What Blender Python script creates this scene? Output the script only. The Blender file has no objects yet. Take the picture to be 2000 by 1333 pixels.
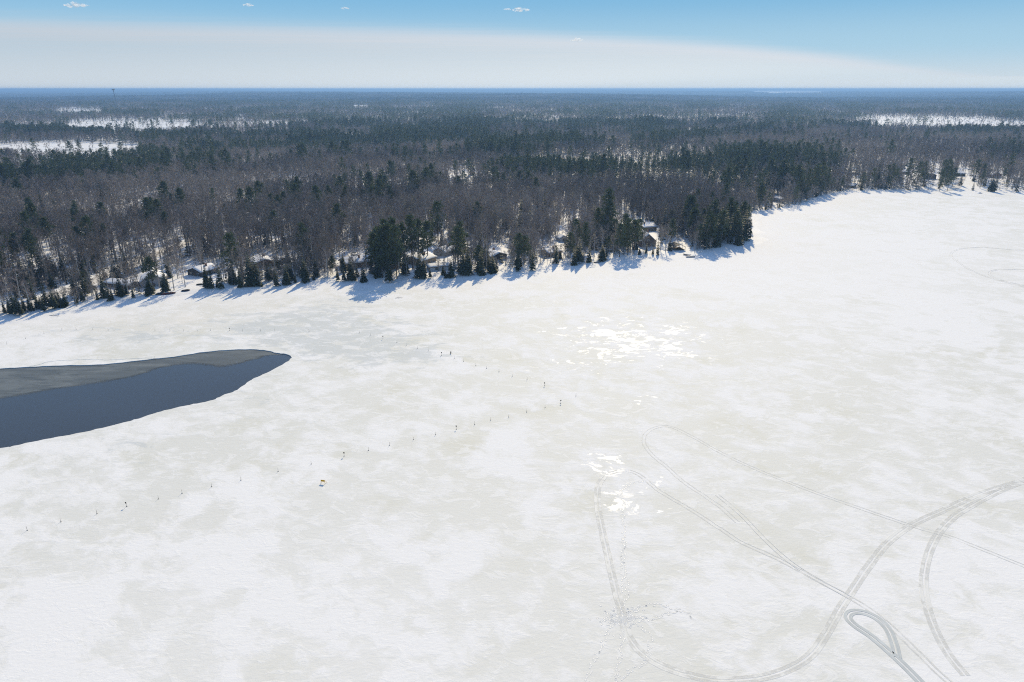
import bpy, bmesh, math, random
import numpy as np
from mathutils import Vector, Matrix
from mathutils.geometry import delaunay_2d_cdt

R = math.radians
S = bpy.context.scene
COL = S.collection
random.seed(11)
RNG = np.random.default_rng(7)

# ------------------------------------------------------------------ camera, sky, sun, exposure
CAM_H, PITCH, FOC = 75.0, 20.27, 1333.3          # metres above the ice, degrees below level, focal length for a 2000 px wide picture
cam_data = bpy.data.cameras.new('camera'); cam = bpy.data.objects.new('camera', cam_data); COL.objects.link(cam)
cam_data.sensor_width = 36; cam_data.lens = 24; cam_data.clip_start = 1; cam_data.clip_end = 250000
cam.location = (0, 0, CAM_H); cam.rotation_euler = (R(90 - PITCH), 0, 0)
S.camera = cam

SUN_EL, SUN_AZ = 35.0, 10.0                     # azimuth measured from +Y towards +X
sun_dir = Vector((math.sin(R(SUN_AZ)) * math.cos(R(SUN_EL)), math.cos(R(SUN_AZ)) * math.cos(R(SUN_EL)), math.sin(R(SUN_EL))))
sd = bpy.data.lights.new('sun', 'SUN'); sd.energy = 3.6; sd.angle = R(0.53); sd.color = (1.0, 0.84, 0.56)
sun = bpy.data.objects.new('sun', sd); COL.objects.link(sun); sun.rotation_euler = sun_dir.to_track_quat('Z', 'Y').to_euler(); sun.location = (0, 0, 200)

W = bpy.data.worlds.new('World'); S.world = W; W.use_nodes = True
S.view_settings.view_transform = 'Standard'; S.view_settings.look = 'None'; S.view_settings.gamma = 1.0
S.view_settings.use_curve_mapping = False
S.view_settings.exposure = 0.27
S.render.engine = 'CYCLES'
S.cycles.use_denoising = False; S.cycles.filter_width = 1.1
S.cycles.max_bounces = 5; S.cycles.diffuse_bounces = 3; S.cycles.glossy_bounces = 2; S.cycles.transmission_bounces = 2
S.cycles.volume_bounces = 0; S.cycles.transparent_max_bounces = 16
S.cycles.sample_clamp_indirect = 4.0

PC, PS = math.cos(R(PITCH)), math.sin(R(PITCH))
def ground(px, py, z=0.0):
    """the place on the level z that the pixel (of the 2000 x 1333 photograph) shows"""
    x, y = px - 1000.0, 666.5 - py
    fw, up = FOC * PC + y * PS, y * PC - FOC * PS
    t = (CAM_H - z) / -up
    return x * t, fw * t
def to_px(x, y, z):
    dz = z - CAM_H
    d = y * PC - dz * PS; v = y * PS + dz * PC
    d = np.maximum(d, 1e-3)
    return 1000 + FOC * x / d, 666.5 - FOC * v / d
def pixel_dir(px, py):
    x, y = px - 1000.0, 666.5 - py
    return Vector((x, FOC * PC + y * PS, y * PC - FOC * PS)).normalized()

# ------------------------------------------------------------------ node helpers
class NT:
    def __init__(s, tree): s.t = tree; s.n = tree.nodes; s.l = tree.links
    def new(s, kind, **kw):
        n = s.n.new(kind)
        for k, v in kw.items(): setattr(n, k, v)
        return n
    def put(s, sock, v):
        if hasattr(v, 'is_linked') or isinstance(v, bpy.types.NodeSocket): s.l.new(v, sock)
        else: sock.default_value = v
    def math(s, op, a, b=0.0, c=None, clamp=False):
        n = s.new('ShaderNodeMath', operation=op, use_clamp=clamp); s.put(n.inputs[0], a); s.put(n.inputs[1], b)
        if c is not None: s.put(n.inputs[2], c)
        return n.outputs[0]
    def mix(s, f, a, b):
        n = s.new('ShaderNodeMix', data_type='RGBA'); s.put(n.inputs[0], f); s.put(n.inputs[6], a); s.put(n.inputs[7], b); return n.outputs[2]
    def ramp(s, v, a, b, lo=0.0, hi=1.0):
        n = s.new('ShaderNodeMapRange', interpolation_type='SMOOTHSTEP'); s.put(n.inputs[0], v)
        n.inputs[1].default_value = a; n.inputs[2].default_value = b; n.inputs[3].default_value = lo; n.inputs[4].default_value = hi
        return n.outputs[0]
    def noise(s, vec, scale, detail=4.0, rough=0.55, dist=0.0):
        n = s.new('ShaderNodeTexNoise'); s.put(n.inputs['Vector'], vec); n.inputs['Scale'].default_value = scale
        n.inputs['Detail'].default_value = detail; n.inputs['Roughness'].default_value = rough; n.inputs['Distortion'].default_value = dist
        return n.outputs[0]
    def mapping(s, vec, scale=(1, 1, 1), rot=(0, 0, 0), loc=(0, 0, 0)):
        n = s.new('ShaderNodeMapping'); s.put(n.inputs[0], vec); n.inputs[1].default_value = loc; n.inputs[2].default_value = rot; n.inputs[3].default_value = scale
        return n.outputs[0]
    def attr(s, name): return s.new('ShaderNodeAttribute', attribute_name=name).outputs['Fac']

def material(name):
    m = bpy.data.materials.new(name); m.use_nodes = True; k = NT(m.node_tree); b = k.n['Principled BSDF']
    b.inputs['Specular IOR Level'].default_value = 0.3
    return m, k, b
def plain(name, col, rough=0.8, var=0.15, scale=3.0, spec=0.25, inst=0.0, hue=None, metal=0.0):
    """a weathered plain colour: noise mottling, and for trees a slight difference from one tree to the next"""
    m, k, b = material(name)
    co = k.new('ShaderNodeTexCoord').outputs['Object']
    n = k.noise(co, scale, 4.0)
    c = (*col, 1); dk = (*[v * (1 - var) for v in col], 1); lt = (*[min(1, v * (1 + var)) for v in col], 1)
    out = k.mix(n, dk, lt)
    if inst:
        rnd = k.new('ShaderNodeObjectInfo').outputs['Random']
        h = hue or tuple(v * 1.2 for v in col)
        oi = k.new('ShaderNodeObjectInfo').outputs['Location']
        st = k.ramp(k.math('ADD', k.math('MULTIPLY', k.noise(oi, 0.0045, 2.0), 0.6), k.math('MULTIPLY', k.noise(oi, 0.016, 3.0), 0.5)), 0.44, 0.66); f = k.math('ADD', k.math('MULTIPLY', rnd, 0.38), k.math('MULTIPLY', st, 0.62), clamp=True)
        out = k.mix(k.math('MULTIPLY', f, inst), out, (*h, 1))
    k.l.new(out, b.inputs['Base Color']); b.inputs['Roughness'].default_value = rough; b.inputs['Specular IOR Level'].default_value = spec
    b.inputs['Metallic'].default_value = metal
    return m

# ------------------------------------------------------------------ sky
w = NT(W.node_tree); bg = w.n['Background']
sky = w.new('ShaderNodeTexSky', sky_type='NISHITA', sun_disc=False, sun_elevation=R(SUN_EL), sun_rotation=R(SUN_AZ), altitude=300, air_density=1.0, dust_density=0.2, ozone_density=2.5)
dirv = w.new('ShaderNodeTexCoord').outputs['Generated']
sp = w.new('ShaderNodeSeparateXYZ'); w.l.new(dirv, sp.inputs[0])
zz = w.math('MAXIMUM', sp.outputs[2], 0.004)
u = w.math('DIVIDE', sp.outputs[0], zz); v = w.math('DIVIDE', sp.outputs[1], zz)      # a point on a cloud deck one unit up
cv = w.new('ShaderNodeCombineXYZ'); w.l.new(u, cv.inputs[0]); w.l.new(v, cv.inputs[1])
soft = w.noise(w.mapping(cv.outputs[0], (0.13, 0.75, 1), (0, 0, R(-8))), 1.0, 6.0, 0.65)
fine = w.noise(w.mapping(cv.outputs[0], (0.5, 2.6, 1), (0, 0, R(-12)), (3, 5, 0)), 1.0, 4.0, 0.6)
def uv_of(px, py):
    d = pixel_dir(px, py); return d.x / d.z, d.y / d.z
# the deck's near edge, measured at a row of points, as a curve v(u)
edge = sorted([uv_of(a, b) for a, b in ((-500, 10), (0, 26), (500, 38), (1000, 54), (1300, 70), (1600, 97), (1800, 128), (1950, 160))], key=lambda e: e[0])
fc = w.new('ShaderNodeFloatCurve'); cm = fc.mapping
U0, U1, V1 = -12.0, 40.0, 60.0
w.l.new(w.math('DIVIDE', w.math('SUBTRACT', u, U0), U1 - U0, clamp=True), fc.inputs['Value'])
pts = cm.curves[0].points
cl = [((a - U0) / (U1 - U0), b / V1) for a, b in edge if U0 < a < U1 and b < V1]
pts[0].location = (0.0, cl[0][1]); pts[1].location = (1.0, 1.0)
for a, b in cl: pts.new(a, b)
cm.update()
dv = w.math('SUBTRACT', v, w.math('MULTIPLY', fc.outputs[0], V1))
dv = w.math('ADD', dv, w.math('MULTIPLY', w.math('SUBTRACT', soft, 0.5), 2.6))
dv = w.math('ADD', dv, w.math('MULTIPLY', w.math('SUBTRACT', fine, 0.5), 1.3))
thick = w.ramp(dv, -1.2, 4.2)
rim = w.math('MULTIPLY', w.ramp(dv, -0.2, 1.6), w.ramp(dv, 1.2, 9.0, 1.0, 0.0))
east = w.ramp(w.math('DIVIDE', sp.outputs[0], w.math('MAXIMUM', sp.outputs[1], 0.05)), -0.75, 0.35)
body = w.mix(w.ramp(sp.outputs[2], 0.0, 0.06), w.mix(east, (3.45, 3.81, 4.11, 1), (4.33, 4.66, 4.84, 1)), w.mix(east, (2.93, 3.34, 3.74, 1), (3.89, 4.11, 4.33, 1)))
ccol = w.mix(rim, body, w.mix(east, (3.37, 3.48, 3.74, 1), (4.22, 4.29, 4.51, 1)))
lowsky = w.mix(w.ramp(sp.outputs[2], 0.0, 0.055), (3.59, 4.03, 4.33, 1), (2.27, 3.48, 4.33, 1))
lowsky = w.mix(w.ramp(sp.outputs[2], 0.045, 0.125), lowsky, (1.14, 2.64, 4.07, 1))
base = w.mix(w.ramp(sp.outputs[2], 0.10, 0.40, 1.0, 0.0), sky.outputs[0], lowsky)
cov = w.math('MULTIPLY', thick, w.ramp(w.math('ADD', w.math('MULTIPLY', u, 1.0), 0), 4, 34, 0.86, 0.35))
vein = w.ramp(w.math('ADD', w.math('MULTIPLY', soft, 0.5), w.math('MULTIPLY', fine, 0.5)), 0.38, 0.64)
ccol = w.mix(w.math('MULTIPLY', vein, 0.16), ccol, base)
w.l.new(w.mix(cov, base, ccol), bg.inputs[0]); bg.inputs[1].default_value = 0.15

# ------------------------------------------------------------------ the lie of the land
def wave_field(seed, length, octaves=4):
    r = np.random.default_rng(seed); t = []
    for o in range(octaves):
        for _ in range(6):
            a = r.uniform(0, 2 * math.pi); k = 2 * math.pi / (length / 2 ** o) * r.uniform(0.7, 1.35)
            t.append((math.cos(a) * k, math.sin(a) * k, r.uniform(0, 6.28), 0.55 ** o))
    nrm = math.sqrt(sum(q[3] ** 2 for q in t) / 2)
    def f(x, y):
        out = np.zeros_like(x, dtype=float)
        for kx, ky, p, a in t: out += a * np.sin(kx * x + ky * y + p)
        return out / nrm                        # about unit variance
    return f
hill_far, hill_near = wave_field(3, 5200, 3), wave_field(5, 620, 3)
bank_f = wave_field(9, 34, 3)

SHORE_PX = [(0, 622), (60, 612), (120, 601), (180, 592), (240, 584), (300, 578), (360, 569), (420, 563), (480, 562), (540, 556), (600, 549), (660, 546), (700, 542),
            (740, 543), (790, 541), (840, 539), (890, 538), (940, 534), (990, 529), (1040, 525), (1090, 517), (1140, 511), (1190, 504), (1240, 501), (1290, 497), (1330, 494),
            (1365, 496), (1400, 487), (1440, 477), (1464, 468), (1469, 456), (1462, 440), (1462, 424), (1480, 415), (1510, 412), (1545, 406), (1580, 397), (1605, 386), (1640, 378), (1680, 374),
            (1720, 373), (1760, 374), (1800, 373), (1840, 372), (1866, 366), (1885, 361), (1905, 368), (1950, 373), (2000, 376)]
LAKE = [ground(*p) for p in SHORE_PX] + [(470, 545), (620, 575), (820, 430), (950, 0), (600, -700), (-500, -700), (-760, -200), (-470, 95), (-300, 175)]
LK = np.array(LAKE)
def poly_sd(x, y, P):
    """signed distance to the closed polygon P: negative inside"""
    x = np.asarray(x, float); y = np.asarray(y, float)
    best = np.full(x.shape, 1e18); ins = np.zeros(x.shape, bool); n = len(P)
    for i in range(n):
        ax, ay = P[i]; bx, by = P[(i + 1) % n]; dx, dy = bx - ax, by - ay
        t = np.clip(((x - ax) * dx + (y - ay) * dy) / (dx * dx + dy * dy), 0, 1)
        best = np.minimum(best, (x - ax - t * dx) ** 2 + (y - ay - t * dy) ** 2)
        if ay != by:
            c = ((ay > y) != (by > y)) & (x < (bx - ax) * (y - ay) / (by - ay) + ax); ins ^= c
    d = np.sqrt(best); return np.where(ins, -d, d)
def smooth(a, b, t):
    q = np.clip((t - a) / (b - a), 0, 1); return q * q * (3 - 2 * q)
def land(x, y, s=None):
    x = np.asarray(x, float); y = np.asarray(y, float)
    if s is None: s = poly_sd(x, y, LK)
    d = np.hypot(x, y)
    s2 = s + 7 + 1.8 * bank_f(x, y)
    z = np.where(s2 < 0, np.maximum(s2 * 0.12, -1.6), 0.055 * np.minimum(s2, 9) + 0.012 * np.clip(s2, 0, 120))
    g = smooth(8, 240, s)
    z = z + g * (1.2 + 1.0 * hill_near(x, y)) + g * smooth(500, 6000, d) * (10 + 8.0 * hill_far(x, y)) + smooth(9000, 30000, d) * (14 + 12 * np.exp(-((x / np.maximum(y, 1) + 0.02) / 0.3) ** 2))
    return z
def land1(x, y): return float(land(np.array([x]), np.array([y]))[0])

def mesh_object(name, verts, faces, mats, parent=None, mat_index=None, smooth_shade=False):
    me = bpy.data.meshes.new(name); me.from_pydata([tuple(q) for q in verts], [], [tuple(q) for q in faces])
    for m in (mats if isinstance(mats, (list, tuple)) else [mats]): me.materials.append(m)
    if mat_index is not None: me.polygons.foreach_set('material_index', mat_index)
    if smooth_shade: me.polygons.foreach_set('use_smooth', [True] * len(me.polygons))
    o = bpy.data.objects.new(name, me); COL.objects.link(o)
    if parent: o.parent = parent
    return o
def tag(o, label=None, cat=None, group=None, kind=None):
    if label: o['label'] = label
    if cat: o['category'] = cat
    if group: o['group'] = group
    if kind: o['kind'] = kind
    return o
def thing(name, label, cat, loc, rz=0.0, group=None):
    o = bpy.data.objects.new(name, None); COL.objects.link(o); o.location = loc; o.rotation_euler = (0, 0, rz); o.empty_display_size = 0.5
    return tag(o, label, cat, group)

# ------------------------------------------------------------------ materials
def snow_material(name, tint=(0.865, 0.862, 0.855), bump=0.25, dirt=0.0):
    m, k, b = material(name); co = k.new('ShaderNodeTexCoord').outputs['Object']
    n = k.noise(co, 0.25, 6.0); c = k.mix(n, (*[t * 0.94 for t in tint], 1), (*tint, 1))
    if dirt:
        d = k.ramp(k.noise(co, 0.9, 5.0), 0.50, 0.68); c = k.mix(k.math('MULTIPLY', d, dirt), c, (0.22, 0.16, 0.10, 1))
    k.l.new(c, b.inputs['Base Color']); b.inputs['Roughness'].default_value = 0.7
    bp = k.new('ShaderNodeBump'); bp.inputs['Strength'].default_value = bump; bp.inputs['Distance'].default_value = 0.4
    k.l.new(k.noise(co, 0.8, 6.0), bp.inputs['Height']); k.l.new(bp.outputs[0], b.inputs['Normal'])
    return m
M_SNOW = snow_material('forest_snow')
M_ROOFSNOW = snow_material('roof_snow_cover', (0.88, 0.88, 0.885), 0.15)
M_ROAD = snow_material('packed_road_snow', (0.74, 0.71, 0.66), 0.2, 0.8)

def ice_material():
    m, k, b = material('lake_ice'); co = k.new('ShaderNodeTexCoord').outputs['Object']
    shore, grey, wet_glint, clean, tint = (k.attr(a) for a in ('shore', 'grey', 'wet_glint', 'clean', 'tint'))
    mp = k.mapping(co, (1, 1.0, 1), (0, 0, R(28)))
    warp = k.new('ShaderNodeVectorMath', operation='ADD'); k.l.new(mp, warp.inputs[0])
    wn = k.new('ShaderNodeTexNoise'); k.l.new(mp, wn.inputs[0]); wn.inputs['Scale'].default_value = 0.09; wn.inputs['Detail'].default_value = 3
    ws = k.new('ShaderNodeVectorMath', operation='SCALE'); k.l.new(wn.outputs[1], ws.inputs[0]); ws.inputs['Scale'].default_value = 9.0; k.l.new(ws.outputs[0], warp.inputs[1])
    big = k.noise(k.mapping(warp.outputs[0], (0.9, 1.0, 1)), 0.085, 5.0, 0.62)
    mid = k.noise(k.mapping(warp.outputs[0], (0.9, 1.15, 1)), 0.22, 6.0, 0.66)
    region = k.noise(co, 0.016, 3.0)
    v = k.math('ADD', k.math('MULTIPLY', big, 0.75), k.math('MULTIPLY', mid, 0.45))
    v = k.math('ADD', v, k.math('MULTIPLY', k.math('SUBTRACT', region, 0.5), 0.30))
    blot = k.math('SUBTRACT', k.ramp(v, 0.47, 0.68), k.math('MULTIPLY', clean, 0.75), clamp=True)   # 0: drifted snow, 1: bare white ice
    c = k.mix(blot, (0.862, 0.858, 0.848, 1), (0.733, 0.731, 0.683, 1))
    yel = k.math('MULTIPLY', k.ramp(k.noise(co, 0.05, 4.0), 0.50, 0.72), blot)
    c = k.mix(k.math('MULTIPLY', yel, 0.75), c, (0.675, 0.665, 0.575, 1))
    c = k.mix(k.math('MULTIPLY', tint, 0.8), c, (0.79, 0.75, 0.66, 1))
    streak = k.noise(k.mapping(co, (0.7, 1.3, 1), (0, 0, R(10))), 0.16, 6.0, 0.68, 0.7)
    gmask = k.ramp(k.math('ADD', streak, k.math('MULTIPLY', grey, 0.26)), 0.62, 0.74)
    c = k.mix(k.math('MULTIPLY', k.math('MULTIPLY', gmask, k.ramp(grey, 0.02, 0.4)), 0.62), c, (0.545, 0.58, 0.585, 1))
    snow_lump = k.ramp(k.noise(k.mapping(co, (0.75, 1.25, 1), (0, 0, R(20))), 0.24, 7.0, 0.66, 0.9), 0.535, 0.60)
    c = k.mix(k.math('MULTIPLY', snow_lump, 0.5), c, (0.875, 0.872, 0.862, 1))
    wn2 = k.noise(k.mapping(co, (0.75, 1.15, 1), (0, 0, R(14)), (7, 3, 0)), 0.19, 7.0, 0.66, 1.4)
    hol = k.noise(k.mapping(co, (0.8, 1.4, 1)), 0.55, 5.0, 0.7, 0.6)
    glint_mask = k.math('MULTIPLY', k.ramp(k.math('ADD', k.math('ADD', wn2, k.math('MULTIPLY', hol, 0.30)), k.math('MULTIPLY', wet_glint, 0.25)), 0.865, 0.915), k.ramp(wet_glint, 0.05, 0.35))
    c = k.mix(k.math('MULTIPLY', glint_mask, 0.9), c, (0.90, 0.89, 0.86, 1))  # sun glint on the wet ice, partly painted in as a paler base colour
    c = k.mix(shore, c, (0.868, 0.865, 0.858, 1))
    grain = k.noise(co, 1.3, 5.0, 0.7)
    c = k.mix(k.ramp(grain, 0.30, 0.62, 0.06, 0.0), c, (0.60, 0.60, 0.60, 1))
    k.l.new(c, b.inputs['Base Color'])
    k.l.new(k.math('ADD', 0.13, k.math('MULTIPLY', glint_mask, 0.22)), b.inputs['Specular IOR Level'])
    k.l.new(k.math('SUBTRACT', k.math('SUBTRACT', 0.78, k.math('MULTIPLY', blot, 0.12)), k.math('MULTIPLY', glint_mask, 0.20)), b.inputs['Roughness'])
    bp = k.new('ShaderNodeBump'); bp.inputs['Distance'].default_value = 0.25
    k.l.new(k.math('SUBTRACT', 0.22, k.math('MULTIPLY', glint_mask, 0.12)), bp.inputs['Strength'])
    rip = k.noise(k.mapping(co, (0.8, 1.6, 1), (0, 0, R(-20))), 0.9, 6.0, 0.68, 0.4)
    k.l.new(k.math('SUBTRACT', k.math('ADD', rip, k.math('MULTIPLY', snow_lump, 0.25)), k.math('MULTIPLY', blot, 0.5)), bp.inputs['Height']); k.l.new(bp.outputs[0], b.inputs['Normal'])
    return m
M_ICE = ice_material()

def water_material():
    m, k, b = material('open_water'); co = k.new('ShaderNodeTexCoord').outputs['Object']
    n = k.noise(k.mapping(co, (0.5, 1.4, 1), (0, 0, R(20))), 0.035, 4.0)
    k.l.new(k.mix(n, (0.036, 0.038, 0.040, 1), (0.044, 0.049, 0.055, 1)), b.inputs['Base Color']); b.inputs['Roughness'].default_value = 0.16; b.inputs['IOR'].default_value = 1.333; b.inputs['Specular IOR Level'].default_value = 0.5
    bp = k.new('ShaderNodeBump'); bp.inputs['Strength'].default_value = 0.10; bp.inputs['Distance'].default_value = 0.08
    k.l.new(k.noise(k.mapping(co, (1, 2, 1)), 1.6, 3.0), bp.inputs['Height']); k.l.new(bp.outputs[0], b.inputs['Normal'])
    return m
def thin_ice_material():
    m, k, b = material('dark_thin_ice'); co = k.new('ShaderNodeTexCoord').outputs['Object']
    n = k.noise(k.mapping(co, (0.5, 2.2, 1), (0, 0, R(14))), 0.16, 7.0, 0.68, 0.8)
    n2 = k.noise(k.mapping(co, (0.5, 1.0, 1), (0, 0, R(14))), 0.05, 4.0)
    c = k.mix(k.ramp(n, 0.30, 0.72), (0.075, 0.086, 0.088, 1), (0.175, 0.19, 0.187, 1)); c = k.mix(k.ramp(n2, 0.45, 0.65, 0, 0.6), c, (0.075, 0.086, 0.088, 1))
    k.l.new(c, b.inputs['Base Color']); b.inputs['Roughness'].default_value = 0.5; b.inputs['Specular IOR Level'].default_value = 0.25
    tp = k.new('ShaderNodeBsdfTransparent'); mx = k.new('ShaderNodeMixShader'); rim = k.attr('rim')
    a = k.math('ADD', rim, k.math('MULTIPLY', k.math('SUBTRACT', n, 0.5), 0.9))
    k.l.new(k.ramp(a, -0.10, 0.55), mx.inputs[0]); k.l.new(tp.outputs[0], mx.inputs[1]); k.l.new(b.outputs[0], mx.inputs[2]); k.l.new(mx.outputs[0], k.n['Material Output'].inputs[0])
    return m
M_WATER, M_THIN = water_material(), thin_ice_material()
M_ICE_EDGE = plain('wet_ice_edge', (0.62, 0.67, 0.70), 0.35, 0.12, 1.0)
M_CRACK = plain('ice_crack_water', (0.20, 0.26, 0.30), 0.2, 0.3, 0.5)
M_TRACK = plain('packed_slush', (0.77, 0.77, 0.74), 0.65, 0.08, 0.6)
def broken(m):
    k = NT(m.node_tree); b = k.n['Principled BSDF']; co = k.new('ShaderNodeTexCoord').outputs['Object']; tp = k.new('ShaderNodeBsdfTransparent'); mx = k.new('ShaderNodeMixShader')
    k.l.new(k.ramp(k.noise(co, 0.22, 6.0, 0.7), 0.36, 0.58, 0.12, 1.0), mx.inputs[0]); k.l.new(tp.outputs[0], mx.inputs[1]); k.l.new(b.outputs[0], mx.inputs[2]); k.l.new(mx.outputs[0], k.n['Material Output'].inputs[0])
broken(M_TRACK)   # drifted over in places
M_TRACK_WET = plain('wet_slush', (0.52, 0.555, 0.56), 0.5, 0.3, 0.5)
M_PRINT = plain('trodden_snow', (0.74, 0.74, 0.72), 0.45, 0.12, 1.0)

M_BARK = plain('grey_bark', (0.20, 0.18, 0.165), 0.9, 0.3, 2.0, 0.1, 1.0, (0.44, 0.41, 0.38))
M_TWIG = plain('bare_twigs', (0.112, 0.093, 0.079), 0.9, 0.2, 0.3, 0.1, 1.0, (0.415, 0.342, 0.275))
M_BIRCH = plain('white_birch_bark', (0.46, 0.44, 0.41), 0.7, 0.4, 1.2, 0.2, 0.5, (0.32, 0.30, 0.28))
M_BIRCHTWIG = plain('birch_twigs', (0.20, 0.155, 0.14), 0.9, 0.2, 0.3, 0.1, 0.9, (0.30, 0.25, 0.23))
M_CONBARK = plain('dark_conifer_bark', (0.085, 0.065, 0.052), 0.9, 0.3, 2.0, 0.1)
def needles(name, a, b2):
    m = plain(name, a, 0.65, 0.35, 0.6, 0.25, 0.9, b2); k = NT(m.node_tree); b = k.n['Principled BSDF']
    tr = k.new('ShaderNodeBsdfTranslucent'); tr.inputs[0].default_value = (a[0] * 1.5, a[1] * 1.6, a[2] * 1.0, 1)
    mx = k.new('ShaderNodeMixShader'); mx.inputs[0].default_value = 0.18; k.l.new(b.outputs[0], mx.inputs[1]); k.l.new(tr.outputs[0], mx.inputs[2]); k.l.new(mx.outputs[0], k.n['Material Output'].inputs[0])
    return m
M_PINE = needles('pine_needles', (0.050, 0.068, 0.032), (0.112, 0.122, 0.050))
M_FIR = needles('fir_needles', (0.030, 0.045, 0.027), (0.064, 0.080, 0.038))

# ------------------------------------------------------------------ ground: one sheet to the horizon
def build_ground():
    az = np.unique(np.concatenate([np.arange(-180, -44, 4.0), np.arange(-44, 44.01, 0.25), np.arange(48, 180, 4.0)]))
    rad = np.concatenate([[3, 30, 70, 110], 140 * 1.0085 ** np.arange(0, 220), ])
    rad = np.concatenate([rad, rad[-1] * 1.032 ** np.arange(1, 136)]); rad = rad[rad < 50000]
    A, D = np.meshgrid(np.radians(az), rad); X, Y = np.sin(A) * D, np.cos(A) * D
    Z = land(X, Y)
    nr, na = X.shape
    V = np.stack([X, Y, Z], -1).reshape(-1, 3)
    i, j = np.meshgrid(np.arange(nr - 1), np.arange(na), indexing='ij'); j2 = (j + 1) % na
    F = np.stack([i * na + j, i * na + j2, (i + 1) * na + j2, (i + 1) * na + j], -1).reshape(-1, 4)
    V = np.vstack([V, [[0, 0, -1.6]]]); c = len(V) - 1
    cap = [[c, (q + 1) % na, q] for q in range(na)]
    o = mesh_object('ground', V.tolist(), F[:, ::-1].tolist() + cap, M_SNOW, smooth_shade=True)
    tag(o, kind='structure')
build_ground()

# ------------------------------------------------------------------ the frozen lake with its pool of open water
def spline(P, per=6, closed=False):
    P = [Vector(p) for p in P]; n = len(P); out = []
    rng = range(n) if closed else range(n - 1)
    for i in rng:
        p1, p2 = P[i], P[(i + 1) % n]; p0 = P[i - 1] if (closed or i > 0) else p1 * 2 - p2; p3 = P[(i + 2) % n] if (closed or i + 2 < n) else p2 * 2 - p1
        for k in range(per):
            t = k / per
            out.append(0.5 * ((2 * p1) + (p2 - p0) * t + (2 * p0 - 5 * p1 + 4 * p2 - p3) * t * t + (3 * p1 - p0 - 3 * p2 + p3) * t ** 3))
    if not closed: out.append(P[-1])
    return out
POOL_UP = [(-260, 735), (-120, 727), (0, 720), (55, 717), (120, 714), (190, 712.5), (240, 708), (300, 701), (340, 697), (390, 689), (440, 684), (490, 682.5), (522, 685), (540, 689.5), (558, 691.5), (567, 695)]
POOL_LOW = [(569, 699), (562, 706), (545, 716), (520, 729), (497, 739), (485, 746), (470, 757), (455, 766), (438, 771), (420, 780), (398, 786), (370, 791), (330, 800), (300, 808), (270, 818), (240, 826), (200, 836),
            (150, 847), (100, 856), (50, 866), (20, 873), (0, 876), (-120, 900), (-260, 890)]
pool = [ground(p.x, p.y) for p in spline([(a, b) for a, b in POOL_UP + POOL_LOW], 4, True)]
pool = [(x + 0.12 * math.sin(i * 1.7) + 0.08 * math.sin(i * 3.1), y + 0.14 * math.sin(i * 2.3)) for i, (x, y) in enumerate(pool)]
PL = np.array(pool)
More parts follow.
